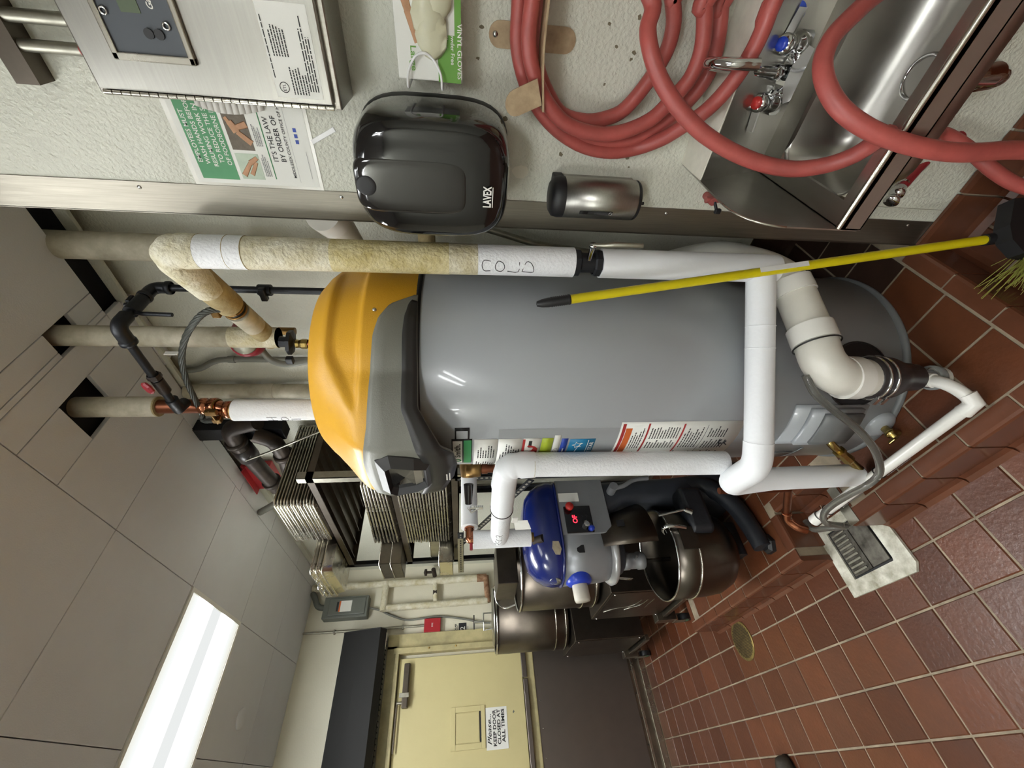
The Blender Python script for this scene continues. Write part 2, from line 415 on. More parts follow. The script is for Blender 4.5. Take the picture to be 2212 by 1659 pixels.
# light fixtures
def lamp_mat(g_=1.):
    mt = bpy.data.materials.new('lamp_diffuser'); mt.use_nodes = True; nt = mt.node_tree; N = nt.nodes; L = nt.links
    for n_ in list(N): N.remove(n_)
    out = N.new('ShaderNodeOutputMaterial'); em = N.new('ShaderNodeEmission'); L.new(em.outputs[0], out.inputs[0])
    tc = N.new('ShaderNodeTexCoord'); sp = N.new('ShaderNodeSeparateXYZ'); L.new(tc.outputs['Generated'], sp.inputs[0])
    cr = N.new('ShaderNodeValToRGB'); L.new(sp.outputs[0], cr.inputs[0]); cr.color_ramp.interpolation = 'EASE'
    e = cr.color_ramp.elements; e[0].position = 0; e[0].color = (.0095, .0095, .0085, 1); e[1].position = 1; e[1].color = (.0095, .0095, .0085, 1)
    for p, v in ((.12, .011), (.27, .9), (.42, .0095), (.58, .0095), (.73, .9), (.88, .011)):
        k = e.new(p); k.color = (v*.955, v*.98, v*.97, 1)
    L.new(cr.outputs[0], em.inputs[0]); em.inputs[1].default_value = LAMP*g_
    return mt
LM = lamp_mat(); LM2 = lamp_mat(.22)      # emission over the heater lowered to keep the upper wall from overexposing
for k, (x0, x1, y0, y1) in enumerate(fix):
    lab = ['lit fluorescent troffer set into the ceiling near the cream door', 'lit fluorescent troffer in the ceiling above the water heater', 'added unseen fill troffer at the front end of the kitchen ceiling', 'added unseen fill troffer in the ceiling right of the hand sink'][k]  # last two troffers are out of view, added to light the fronts
    t = thing('ceiling_light', lab, 'light', ((x0+x1)/2, (y0+y1)/2, ZC), 'fluorescent troffers in the ceiling')
    f = MB()
    for (A, B, C_, D) in ((x0+.003, x0+.022, y0, y1), (x1-.022, x1-.003, y0, y1), (x0+.022, x1-.022, y0, y0+.02), (x0+.022, x1-.022, y1-.02, y1)): f.box(A, B, C_, D, ZC-.006, ZC+.05)
    f.build('frame', WHITEP, t)
    MB().box(x0+.022, x1-.022, y0+.02, y1-.02, ZC, ZC+.004).build('diffuser', LM2 if k == 1 else LM, t)

bb = struct(MB().box(-1.9, -.50, YB-.008, YB, PT, PT+.165), 'baseboard_back', GROUT)
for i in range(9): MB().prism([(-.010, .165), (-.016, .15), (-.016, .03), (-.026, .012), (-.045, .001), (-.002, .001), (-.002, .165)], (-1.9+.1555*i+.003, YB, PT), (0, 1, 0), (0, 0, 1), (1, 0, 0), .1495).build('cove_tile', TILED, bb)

# ------------------------------------------------------------------ sink wall
UP = (0, 0, 1); XP = (1, 0, 0)
g = thing('corner_guard', 'long brushed steel strip running floor to ceiling on the wall corner', 'trim', (-.463, YS, 0))
MB().box(-.500, -.427, YS-.003, YS, .13, 3.1).box(-.5015, -.4985, YS-.003, YS+.12, .13, 3.1).build('strip', GUARDM, g)
for z in (.22, .52, .98, 1.48, 1.84, 2.30): MB().sphere((-.44, YS-.003, z), .005, 8, (1, .5, 1)).build('screw', CHROME, g)
# tiled base under the sink
bt = struct(MB().box(-.50, XR, YS-.008, YS, 0, .13), 'baseboard_right', GROUT)
for i in range(9):
    x0 = -.50+.1585*i
    MB().prism([(-.012, .145), (-.016, .13), (-.016, .03), (-.022, .012), (-.04, .001), (-.004, .001), (-.004, .145)], (x0+.003, YS, 0), (0, 1, 0), UP, XP, .1525).build('cove_tile', CURBT, bt)
# framed wall panel lines below the sink
t = thing('access_panel', 'flat painted wall panel with raised edge strips under the hand sink', 'panel', (-.2, YS, .25))
MB().box(-.36, .3, YS-.006, YS, .17, .40, bev=.002).build('panel', WALL, t)
MB().box(-.405, -.392, YS-.004, YS, .15, .5).build('batten', WALL, t)

# control box
Yb = .972
t = thing('control_box', 'large stainless control box with black display panel above the poster', 'control box', (.04, YS, 1.77))
MB().box(-.226, .36, Yb, YS, 1.772, 2.198, bev=.003).build('case', STEEL, t)
MB().box(-.216, .36, Yb-.012, Yb, 1.784, 2.190, bev=.003).build('door', STEELH, t)
h = MB()
for k in range(26): h.cyl((-.2215, Yb-.006, 1.786+.0155*k), (-.2215, Yb-.006, 1.7995+.0155*k), .0045, n=8)
h.build('hinge', ALU, t)
# recessed display: frame quad from the door face
Yd = Yb-.012
fr = MB()
x0, x1, z0, z1 = -.170, .30, 2.004, 2.135
for q in ((x0, x1, z0, z0+.010), (x0, x1, z1-.010, z1), (x0, x0+.012, z0, z1), (x1-.012, x1, z0, z1)): fr.box(q[0], q[1], Yd-.008, Yd, q[2], q[3], bev=.002)
fo = fr.build('display_frame', ALU, t)
MB().box(x0+.010, x1-.010, Yd-.004, Yd+.0, z0+.008, z1-.008).build('display_panel', PANG, t)
MB().box(-.105, .1, Yd-.0052, Yd-.004, 2.062, 2.092, bev=.0004).build('lcd_window', GLASSG, t)
for (x, z) in ((-.130, 2.062), (-.130, 2.046)): MB().cyl((x, Yd-.0075, z), (x, Yd-.004, z), .0075, n=16).build('button', BLKMT, t)
for (x, z) in ((-.105, 2.118), (-.118, 2.030), (-.02, 2.030), (-.02, 2.118)): MB().torus((x, Yd-.006, z), (0, 1, 0), .0048, .0018, 14, 6).build('screw', CHROME, t)
text('brand_lettering', 'Gaylord', .0085, (-.098, Yd-.0046, 2.040), XP, UP, WHITEP, t, bold=.02, shear=.3)
# rating label and warning triangle
lx0, lz0 = -.208, 1.800
lab = MB(); quad(lab, (0, Yd-.0006, 0), XP, UP, lx0, lx0+.135, lz0, lz0+.082); lo = lab.build('rating_label', PAPER, t)
lp = MB(); e_ = Yd-.0010
lines(lp, (lx0+.012, e_, lz0+.004), XP, UP, .115, .018, 4, seed=3); lines(lp, (lx0+.006, e_, lz0+.022), XP, UP, .045, .030, 6, seed=4)
lines(lp, (lx0+.062, e_, lz0+.044), XP, UP, .045, .028, 6, seed=5); lines(lp, (lx0+.03, e_, lz0+.076), XP, UP, .095, .004, 1, seed=6)
lp.build('small_print', INK, lo)
MB().torus((lx0+.016, e_, lz0+.066), (0, 1, 0), .008, .0006, 20, 4).build('approval_ring', INK, lo)
text('approval_letters', 'ETL', .005, (lx0+.0105, e_, lz0+.0635), XP, UP, INK, lo)
wt = MB().prism([(0, 0), (.044, 0), (.022, .036)], (-.055, Yd-.0006, 1.806), XP, UP, (0, -1, 0), .0004).build('warning_triangle', YELS, t)
o_ = (-.033, Yd-.0012, 1.813)
MB().prism([(-.003, 0), (.006, .010), (.001, .010), (.005, .019), (-.005, .008), (0, .008)], o_, XP, UP, (0, -1, 0), .0003).build('bolt_symbol', INK, wt)
rim = MB()
for A, B in (((0, 0), (.044, 0)), ((.044, 0), (.022, .036)), ((.022, .036), (0, 0))): rim.cyl((-.055+A[0], Yd-.001, 1.806+A[1]), (-.055+B[0], Yd-.001, 1.806+B[1]), .0009, n=6)
rim.build('triangle_border', INK, wt)

# two conduits and the strut above the box
for i, (x, r_) in enumerate(((-.135, .011), (-.178, .0105))):
    t = thing('wall_conduit', ['thin steel conduit dropping into the box top, right one of two', 'thin steel conduit with red tape dropping into the box, left one of two'][i], 'conduit', (x, 1.06, 2.2), 'conduits above the steel control box')
    MB().cyl((x, 1.06, 2.198), (x, 1.06, 2.86), r_).build('tube', GALV, t)
    if i: MB().cyl((x, 1.06, 2.215), (x, 1.06, 2.250), r_+.0015).build('tape_band', REDI, t)
    else: MB().cyl((x, 1.06, 2.198), (x, 1.06, 2.21), r_+.003).build('collar', GALV, t)
t = thing('strut_channel', 'short dark steel strut channel fixed to the wall behind the conduits', 'bracket', (-.10, YS, 2.37))
s_ = MB(); s_.box(-.238, .2, 1.047, 1.05, 2.352, 2.393).box(-.238, .2, 1.05, YS, 2.352, 2.356).box(-.238, .2, 1.05, YS, 2.389, 2.393)
s_.build('channel', STEELD, t)

# poster
t = thing('poster', 'green and white handwashing poster tucked beside the steel control box', 'poster', (-.33, YS, 2.0))
MB().box(-.428, -.06, YS-.0015, YS, 1.878, 2.170).build('sleeve', M('clear_sleeve', 'cfcdc2', .2), t)
e_ = YS-.0022
MB().box(-.420, -.06, e_, YS-.0015, 1.886, 2.160).build('sheet', PAPER, t)
MB().box(-.411, -.07, e_-.0004, e_, 2.066, 2.147).build('green_band', GRNP, t)
ty = e_-.0008
for k, s_ in enumerate(['EMPLOYEES MUST', 'WASH HANDS BEFORE', 'RESUMING WORK IN ORDER', 'TO REDUCE THE SPREAD', 'OF FOODBORNE ILLNESS']):
    text('headline', s_, .0092, (-.375-.004*(k % 3), ty, 2.133-.0155*k), XP, UP, WHITEP, t, bold=.012)
p = MB().box(-.408, -.352, e_-.0004, e_, 2.008, 2.058).build('photo_rinse', PHOTO2, t)
MB().box(-.345, -.270, e_-.0004, e_, 2.010, 2.058).build('photo_wash', PHOTO, t)
h = MB()
for (A, B, r_) in (((-.400, 2.052), (-.372, 2.030), .006), ((-.372, 2.030), (-.36, 2.012), .006), ((-.398, 2.034), (-.37, 2.016), .005)):
    h.cyl((A[0], ty, A[1]), (B[0], ty, B[1]), r_, r_*.7, n=8)
for v in h.v: v.y = ty+(v.y-ty)*.05
h.build('printed_hands', SKIN, t)
h = MB()
for (A, B, r_) in (((-.330, 2.012), (-.308, 2.036), .007), ((-.308, 2.036), (-.288, 2.046), .009), ((-.292, 2.012), (-.300, 2.036), .007), ((-.300, 2.042), (-.28, 2.052), .005)):
    h.cyl((A[0], ty, A[1]), (B[0], ty, B[1]), r_, r_*.8, n=8)
for v in h.v: v.y = ty+(v.y-ty)*.05
h.build('printed_palms', SKIN, t)
m_ = MB(); lines(m_, (-.40, ty, 1.989), XP, UP, .05, .015, 4, seed=8); lines(m_, (-.335, ty, 1.989), XP, UP, .05, .015, 4, seed=9)
m_.build('small_print', INKG, t)
MB().box(-.405, -.08, e_-.0006, e_, 1.9815, 1.9835).build('green_rule', GRNI, t)
text('law_line', "IT'S THE LAW", .0105, (-.365, ty, 1.965), XP, UP, INK, t)
text('law_line', 'BY ORDER OF', .0105, (-.365, ty, 1.948), XP, UP, INK, t)
text('county_line', 'MIDDLESEX COUNTY OFFICE OF HEALTH', .0062, (-.40, ty, 1.934), XP, UP, INK, t, width=.175)
m_ = MB(); quad(m_, (0, ty, 0), XP, UP, -.40, -.34, 1.8985, 1.8992); quad(m_, (0, ty, 0), XP, UP, -.41, -.22, 1.9275, 1.9279); m_.build('rule', INKG, t)
m_ = MB()
for k in range(3): quad(m_, (0, ty, 0), XP, UP, -.325+.012*k, -.317+.012*k, 1.909, 1.916)
m_.build('social_icons', NAVI, t)
# curled paper strip hanging over the poster
q = MB(); pts = []
for k in range(12):
    z = 2.10-.0125*k; pts.append((z, -.262-.010*math.sin(k/11*PI), YS-.006-.008*math.sin(k/11*PI)))
for k in range(11):
    A, B = pts[k], pts[k+1]
    q.add([(A[1], A[2], A[0]), (-.215, YS-.004, A[0]), (-.215, YS-.004, B[0]), (B[1], B[2], B[0])], [(0, 1, 2, 3)], True)
so = solo(q, 'curled_label', M('curled_paper', 'c9c6bf', .6), 'loose curled white paper label peeking out over the poster', 'label', (-.24, YS, 2.03))
so.modifiers.new('s', 'SOLIDIFY').thickness = .0006

# small acrylic strip above the towel dispenser
solo(MB().box(-.005, .005, -.002, 0, -.032, .032, bev=.001, mat=Matrix.Translation((-.305, YS, 1.853)) @ Matrix.Rotation(R(-28), 4, 'Y')), 'acrylic_strip', WIREW, 'small white strip stuck on the wall above the black dispenser', 'strip', (-.305, YS, 1.853))

# towel dispenser: rounded shell
t = thing('paper_towel_dispenser', 'large glossy black paper towel dispenser on the wall below the poster', 'dispenser', (-.335, YS, 1.44))
def shell(cx, cz, hw, hh, y0, y1, n=40, ex=3.6, rows=9, taper=.86):
    q = MB(); vs = []; fs = []
    prof = [(1.0, 0), (1.005, .25), (1.0, .5), (.985, .72), (.955, .86), (.90, .95), (.8, .99), (.5, 1.0), (0.001, 1.0)]
    for (s_, d) in prof:
        for k in range(n):
            t_ = 2*PI*k/n; cx_, sx_ = math.cos(t_), math.sin(t_)
            X_ = hw*math.copysign(abs(cx_)**(2/ex), cx_)*s_; Z_ = hh*math.copysign(abs(sx_)**(2/ex), sx_)*s_
            vs.append((cx+X_, y0+(y1-y0)*d, cz+Z_))
    for i in range(len(prof)-1):
        for k in range(n): fs.append((i*n+k, i*n+(k+1) % n, (i+1)*n+(k+1) % n, (i+1)*n+k))
    q.add(vs, fs, True); return q
shell(-.334, 1.600, .125, .166, YS, .905).build('cover', BLKP, t)
shell(-.334, 1.600, .127, .168, YS, 1.045).build('back_shell', BLKMT, t)
shell(-.340, 1.640, .058, .120, .93, .9035, n=36, ex=5).build('window', BLKS, t)
shell(-.340, 1.735, .022, .022, .93, .9020, n=24, ex=2).build('lock_cap', BLKMT, t)
text('brand_lettering', 'LAVEX', .0165, (-.372, .9025, 1.478), XP, UP, WHITEP, t, width=.044, bold=.035)
MB().box(-.372, -.330, .9022, .9028, 1.4735, 1.4752).build('brand_underline', WHITEP, t)
MB().box(-.223, -.214, 1.03, 1.06, 1.56, 1.66, bev=.002).build('side_slot', BLKS, t)

# soap dispenser
t = thing('soap_dispenser', 'steel cylinder soap dispenser with black cap on the corner strip', 'dispenser', (-.403, YS, 1.08))
ct = (-.395, 1.045)
MB().lathe([(.0, 0), (.045, 0), (.0475, .003), (.0475, .185), (.0, .185)], (ct[0], ct[1], 1.103), n=36).box(ct[0]-.04, ct[0]+.04, ct[1]+.01, YS, 1.105, 1.285).build('body', STEELH, t)
MB().lathe([(.0475, 0), (.048, .012), (.045, .026), (.034, .034), (.0, .036)], (ct[0], ct[1], 1.288), n=36).box(ct[0]-.044, ct[0]+.044, ct[1]+.01, YS, 1.288, 1.315, bev=.004).build('cap', BLKMT, t)
MB().lathe([(0, 0), (.044, 0), (.047, .004), (.047, .008)], (ct[0], ct[1], 1.096), n=36).cyl((ct[0]+.005, ct[1]-.028, 1.085), (ct[0]+.005, ct[1]-.028, 1.098), .004, n=10).build('base', BLKMT, t)
a_ = R(-112); vx, vy = ct[0]+.0478*math.cos(a_), ct[1]+.0478*math.sin(a_); e1 = Vector((-math.sin(a_), math.cos(a_), 0)); nn = Vector((math.cos(a_), math.sin(a_), 0))
wm = MB().prism([(-.004, 0), (.004, 0), (.005, .002), (.005, .083), (.004, .085), (-.004, .085), (-.005, .083), (-.005, .002)], (vx, vy, 1.165), e1, UP, nn, .0012).build('level_window', BLKS, t)
MB().torus((vx+nn.x*.001, vy+nn.y*.001, 1.170), nn, .004, .0012, 16, 6).build('key_hole', CHROME, t)

# glove box with wire holder
t = thing('glove_box', 'white and green carton of vinyl gloves hanging on the wall', 'box', (-.06, YS, 1.59))
Yg = 1.012
MB().box(-.172, .07, Yg, YS-.002, 1.541, 1.662, bev=.002).build('carton', PAPER, t)
MB().box(-.173, -.1, Yg-.0006, Yg, 1.541, 1.585).box(-.1, .07, Yg-.0006, Yg, 1.541, 1.553).build('green_print', GLOVG, t)
q = MB(); rnd = random.Random(5)
for k in range(7):
    cx = -.100+.026*k; q.sphere((cx, Yg-.006, 1.592+rnd.uniform(-.006, .008)), .030, 12, (1.0+rnd.uniform(0, .4), .38, .75+rnd.uniform(0, .3)))
for v in q.v: v += Vector((math.sin(v.z*310+v.x*90)*.0022, math.sin(v.x*330+v.z*160)*.0022, math.sin(v.x*240)*.0018))
q.build('gloves', NITRILE, t)
q = MB()
for (A, B, r_) in (((-.02, 1.652), (-.07, 1.636), .009), ((-.07, 1.636), (-.115, 1.622), .0075), ((-.09, 1.63), (-.122, 1.612), .0045)): q.cyl((A[0], Yg, A[1]), (B[0], Yg, B[1]), r_, r_*.75, n=10)
for v in q.v: v.y = Yg+(v.y-Yg)*.06
q.build('printed_hand', SKIN, t)
DN = (0, 0, -1); XM = (-1, 0, 0)
text('carton_lettering', 'VINYL GLOVES', .0085, (-.082, Yg-.001, 1.5475), XM, DN, WHITEP, t, width=.084, bold=.015)
text('carton_lettering', 'Powder Free', .0070, (-.092, Yg-.001, 1.560), XM, DN, WHITEP, t, width=.052, bold=.012)
text('carton_lettering', 'Clear', .0060, (-.098, Yg-.001, 1.571), XM, DN, WHITEP, t, width=.022)
text('carton_lettering', 'Large', .0105, (-.120, Yg-.001, 1.636), XM, DN, GLOVG, t, width=.038, bold=.015)
t = thing('wire_holder', 'white bent wire loop gripping the left end of the glove carton', 'holder', (-.17, YS, 1.60))
MB().tube(smoothc([(-.183, YS, 1.578), (-.183, Yg-.012, 1.578), (-.160, Yg-.012, 1.580), (-.138, Yg-.012, 1.592), (-.128, Yg-.012, 1.610), (-.136, Yg-.012, 1.629), (-.160, Yg-.012, 1.642), (-.183, Yg-.012, 1.644), (-.183, YS, 1.644)], 6), .0024, 8).build('wire', WIREW, t)

# hose hanger: backplate + curved saddle with end tabs
t = thing('hose_hanger', 'tan enamelled metal hose hanger screwed to the wall above the sink', 'hanger', (-.10, YS, 1.39))
rz = [(-.024*math.cos(x), 0) for x in (0,)]
pp = [(.022*math.cos(PI*k/10), .068+.022*math.sin(PI*k/10)) for k in range(11)]+[(-.022*math.cos(PI*k/10), -.068-.022*math.sin(PI*k/10)) for k in range(11)]
MB().prism(pp, (-.098, YS, 1.395), XP, UP, (0, -1, 0), .004).build('backplate', TAN, t)
MB().sphere((-.098, YS-.004, 1.472), .006, 10, (1, .6, 1)).build('screw', CHROME, t)
q = MB(); arc = []
for k in range(17):
    x = -.205+.0125*k*2.0; u_ = (x+.03)/.19; arc.append((x, 1.388-.028*max(0, abs(u_)-.35)**1.3))
vs = []
for (x, z) in arc: vs += [(x, YS-.004, z), (x, .985, z), (x, .985, z-.004), (x, YS-.004, z-.004)]
fs = []
for i in range(len(arc)-1): fs += [(4*i+j, 4*i+(j+1) % 4, 4*i+4+(j+1) % 4, 4*i+4+j) for j in range(4)]
fs += [(0, 1, 2, 3), tuple(4*(len(arc)-1)+j for j in (3, 2, 1, 0))]
q.add(vs, fs).build('saddle', TAN, t)
tabp = [(-.023, 0), (-.023, .05)]+[(-.023*math.cos(PI*k/8), .05+.023*math.sin(PI*k/8)) for k in range(1, 8)]+[(.023, .05), (.023, 0)]
MB().prism(tabp, (-.171, .986, 1.385), Vector((.90, 0, .30)).normalized(), Vector((-.42, 0, .90)).normalized(), (0, -1, 0), .003).build('end_tab', TAN, t)

# red hose
t = thing('hose', 'thick red rubber hose coiled on the tan hanger and trailing over the sink', 'hose', (-.1, 1.03, .9))
HC = {'h1':[(-0.042, 1.045, 1.432), (-0.103, 1.045, 1.43), (-0.146, 1.045, 1.417), (-0.184, 1.045, 1.396), (-0.224, 1.045, 1.36), (-0.257, 1.045, 1.312), (-0.28, 1.045, 1.253), (-0.286, 1.045, 1.19), (-0.275, 1.045, 1.131), (-0.246, 1.02, 1.087), (-0.209, 0.99, 1.058), (-0.172, 0.965, 1.032), (-0.125, 0.95, 1.011), (-0.08, 0.945, 0.998), (-0.039, 0.945, 0.993), (-0.003, 0.95, 0.994)],'h2':[(-0.039, 1.01, 1.412), (-0.091, 1.01, 1.413), (-0.139, 1.01, 1.4), (-0.187, 1.01, 1.368), (-0.224, 1.01, 1.324), (-0.239, 1.01, 1.275), (-0.242, 1.01, 1.221), (-0.23, 1.01, 1.172), (-0.205, 1.01, 1.126), (-0.169, 1.01, 1.097), (-0.131, 1.01, 1.071), (-0.086, 1.01, 1.066), (-0.045, 1.01, 1.077), (-0.013, 1.01, 1.093)],'h3':[(-0.079, 1.055, 1.388), (-0.137, 1.055, 1.385), (-0.187, 1.055, 1.354), (-0.221, 1.055, 1.317), (-0.23, 1.055, 1.262), (-0.221, 1.055, 1.215), (-0.201, 1.055, 1.178), (-0.148, 1.055, 1.141), (-0.095, 1.055, 1.119), (-0.052, 1.055, 1.12), (-0.019, 1.055, 1.135)],'h4':[(-0.081, 1.05, 1.416), (-0.176, 1.05, 1.391), (-0.234, 1.05, 1.332), (-0.261, 1.05, 1.273), (-0.268, 1.05, 1.194), (-0.254, 1.05, 1.13), (-0.217, 1.05, 1.075), (-0.173, 1.05, 1.038), (-0.126, 1.05, 1.015), (-0.072, 1.05, 1.019), (-0.011, 1.05, 1.04)],'h5':[(-0.021, 0.98, 1.202), (-0.057, 0.962, 1.203), (-0.087, 0.943, 1.194), (-0.124, 0.925, 1.169), (-0.159, 0.907, 1.131), (-0.194, 0.888, 1.076), (-0.219, 0.87, 1.013), (-0.235, 0.852, 0.944), (-0.237, 0.833, 0.882), (-0.222, 0.815, 0.833), (-0.198, 0.797, 0.803), (-0.171, 0.778, 0.795), (-0.151, 0.76, 0.797)],'h6':[(0.024, 0.911, 0.829), (-0.011, 0.884, 0.88), (-0.041, 0.859, 0.915), (-0.07, 0.832, 0.929), (-0.097, 0.803, 0.923), (-0.122, 0.773, 0.9), (-0.141, 0.747, 0.857), (-0.153, 0.725, 0.802), (-0.158, 0.711, 0.747), (-0.159, 0.711, 0.673), (-0.154, 0.735, 0.535)],'h7':[(-0.169, 0.791, 0.738), (-0.18, 0.818, 0.665), (-0.196, 0.922, 0.531), (-0.197, 1.018, 0.421), (-0.197, 1.038, 0.374), (-0.216, 1.009, 0.318), (-0.251, 0.962, 0.251), (-0.271, 0.929, 0.182)],'hend':[(-0.258, 1.105, 0.288), (-0.291, 1.079, 0.331), (-0.318, 1.056, 0.362), (-0.328, 1.048, 0.375), (-0.34, 1.038, 0.387), (-0.354, 1.026, 0.399)],}
def mir(p): return [(-.0-.0+(-.02)-(q[0]+.02), q[1], q[2]) for q in p]
for kk in ('h1', 'h2', 'h3', 'h4'):
    p = HC[kk]; m2 = [( -.02-(q[0]+.02)+.0, q[1], q[2]) for q in reversed(p)]
    loop = list(p)+m2
    MB().tube(smoothc(loop+[loop[0]], 4), .0152, 14, False).build('coil', HOSE, t)
MB().tube(smoothc([(.03, 1.02, 1.38), (.03, 1.0, 1.27)]+HC['h5']+HC['h7']+[(-.27, .89, .08), (-.22, .83, .02), (-.05, .8, .016)], 5), .0152, 14).build('trailing_length', HOSE, t)
MB().tube(smoothc([(.08, .93, .74)]+HC['h6']+[(-.155, .74, .30), (-.15, .74, .10), (-.12, .72, .017), (.0, .70, .016), (.2, .62, .016)], 5), .0152, 14).build('front_length', HOSE, t)
t = thing('hose_coupling', 'short red hose end with a chrome coupling hanging under the sink', 'coupling', HC['hend'][4])
MB().tube([(-.20, 1.06, .30)]+HC['hend'][:4], .0115, 12).build('hose_end', HOSED, t)
A, B = Vector(HC['hend'][3]), Vector(HC['hend'][5]); d = (B-A).normalized(); L_ = (B-A).length
MB().lathe([(.0, -.004), (.013, -.004), (.013, .006), (.017, .007), (.017, .020), (.012, .022), (.011, .028), (.017, .036), (.018, .044), (.0, .044)], A, d, n=18).build('coupling_nut', CHROME, t)
MB().lathe([(.0125, 0), (.0125, .006)], A-d*.02, d, n=16).build('clamp', CHROME, t)

# hand sink
t = thing('hand_sink', 'stainless steel hand sink with side splash fixed to the white wall', 'sink', (-.1, .9, .74))
xl, yf, zr = -.313, .737, .789
XE = .30
s_ = MB()
s_.box(xl, XE, yf, .770, zr-.012, zr)                       # front rim
s_.box(xl, xl+.045, .770, 1.069, zr-.012, zr)               # left rim
s_.box(XE-.045, XE, .770, 1.069, zr-.012, zr)
s_.box(xl+.045, XE-.045, 1.005, 1.075, zr-.012, zr)         # deck at the back
s_.build('rim', SINKM, t)
MB().cyl((xl, yf+.004, zr), (XE, yf+.004, zr), .0055, n=10).build('rolled_edge', ALU, t)
MB().box(xl, XE, yf, yf+.003, .742, zr).box(xl-.001, xl+.002, yf, 1.085, .742, zr).box(XE-.002, XE, yf, 1.085, .742, zr).box(xl, XE, yf, yf+.018, .742, .745).build('apron', SINKM, t)
# basin lofted from opening to floor
def rrect(x0, x1, y0, y1, r_, n=6):
    o = []
    for (cx, cy, a0) in ((x1-r_, y1-r_, 0), (x0+r_, y1-r_, 90), (x0+r_, y0+r_, 180), (x1-r_, y0+r_, 270)):
        for k in range(n+1): t_ = R(a0+90*k/n); o.append((cx+r_*math.cos(t_), cy+r_*math.sin(t_)))
    return o
q = MB(); rings = [(rrect(xl+.040, XE-.04, .765, 1.010, .045), zr-.002), (rrect(xl+.045, XE-.045, .770, 1.005, .045), zr-.010), (rrect(xl+.050, XE-.05, .776, 1.000, .05), .70), (rrect(xl+.058, XE-.058, .786, .99, .055), .665), (rrect(xl+.085, XE-.085, .815, .965, .05), .645), (rrect(-.15, .15, .87, .95, .03), .640)]
n_ = len(rings[0][0]); vs = [(p[0], p[1], z) for rg, z in rings for p in rg]
fs = [(i*n_+k, i*n_+(k+1) % n_, (i+1)*n_+(k+1) % n_, (i+1)*n_+k) for i in range(len(rings)-1) for k in range(n_)]+[tuple((len(rings)-1)*n_+k for k in range(n_))]
q.add(vs, fs, True); bo = q.build('basin', SINKM, t); bo.modifiers.new('s', 'SOLIDIFY').thickness = -.0015
MB().torus((-.085, .925, .6415), UP, .036, .004, 30, 8).build('drain_ring', CHROME, t)
MB().lathe([(.0, -.003), (.033, -.003), (.033, 0)], (-.085, .925, .6420), n=24).build('drain_cup', BLKMT, t)
# backsplash with deep top ledge, and side splash
q = MB()
q.prism([(1.069, zr), (.970, .984), (YS, .984), (YS, .75), (1.072, .75)], (xl, 0, 0), (0, 1, 0), UP, XP, XE-xl)
q.build('backsplash', SINKM, t)
MB().box(xl, XE, .972, YS, .984, .9865).build('top_ledge', GLARE, t)  # steel ledge; its bright reflection is put into the white colour
prof = [(1.085, zr-.04), (1.085, .984), (.86, .992)]+[(.825-.088*math.sin(PI/2*k/7)+.0, .905+.087*math.cos(PI/2*k/7)) for k in range(8)]+[(.737, zr-.04)]
MB().prism(prof, (xl-.003, 0, 0), (0, 1, 0), UP, XP, .003).build('side_splash', SINKM, t)
q = MB(); pr = [(p[0], p[1]) for p in prof[2:11]]
q.tube([(xl-.001, p[0], p[1]) for p in pr], .0022, 8).build('splash_edge', ALU, t)
ov = MB(); ov.lathe([(0, 0), (.018, 0)], (0, 0, 0), UP, n=24)
ov.v = [Vector((-.016+v.x*1.0, 1.0135+v.y*.46*.5, .9+v.y*.9)) for v in ov.v]
ov.build('maker_badge', NAVI, t)
# trap under the sink
t = thing('drain_trap', 'dull chrome drain trap pipe in the shadow below the hand sink', 'pipe', (-.085, .93, .5))
MB().tube(fillet([(-.085, .925, .636), (-.085, .925, .56), (-.080, .94, .50), (-.075, .95, .44), (-.07, 1.0, .41), (-.06, YS, .41)], .03), .019, 16).build('tail_pipe', CHROME, t)
MB().lathe([(0, 0), (.026, 0), (.028, .01), (.028, .028), (0, .028)], (-.085, .925, .575), UP, n=8, smooth=False).build('slip_nut', CHROME, t)
MB().cyl((-.08, .945, .50), (-.074, .955, .455), .024, n=18).build('trap_cup', COPPERD, t)

# faucet
t = thing('faucet', 'chrome two handle faucet with gooseneck spout on the sink back', 'faucet', (-.11, 1.04, .84))
dv = Vector((0, -.52, .85)).normalized()      # valve bodies lean out of the sloping splash
def onsp(x, s_): return Vector((x, 1.045, .836))+Vector((0, -.45, .89)).normalized()*s_
MB().prism([(-.068, -.022), (.068, -.022), (.074, -.012), (.074, .012), (.064, .024), (-.064, .024), (-.074, .012), (-.074, -.012)], (-.112, 1.046, .848), XP, (0, -.45, .89), (0, -.89, -.45), .016).build('base_plate', CHROME, t)
MB().prism([(-.045, -.02), (.045, -.02), (.050, .0), (.018, .022), (-.018, .022), (-.050, .0)], (-.110, 1.030, .852), XP, (0, -.3, .95), (0, -.95, -.3), .022).build('body', CHROME, t)
for (x, m_, nm, hx) in ((-.160, REDP, 'hot_button', -1), (-.062, BLUP, 'cold_button', 1)):
    o0 = Vector((x, 1.030, .856))
    MB().lathe([(.0, -.01), (.021, -.01), (.022, .006), (.020, .016), (.016, .020), (.016, .040), (.018, .046), (.018, .060), (.014, .066), (0, .066)], o0, dv, n=22).build('valve_body', CHROME, t)
    MB().lathe([(0, .0665), (.0118, .0665), (.0118, .0695), (0, .0695)], o0, dv, n=22).build(nm, m_, t)
    p0 = o0+dv*.052+Vector((hx*.014, 0, 0)); p1 = p0+Vector((hx*.040, .004, -.008))
    MB().prism([(-.008, 0), (.008, 0), (.0065, .042), (-.0065, .042)], p0, dv.cross(Vector((1, 0, 0))), (p1-p0).normalized(), dv, .006).build('lever', CHROME, t)
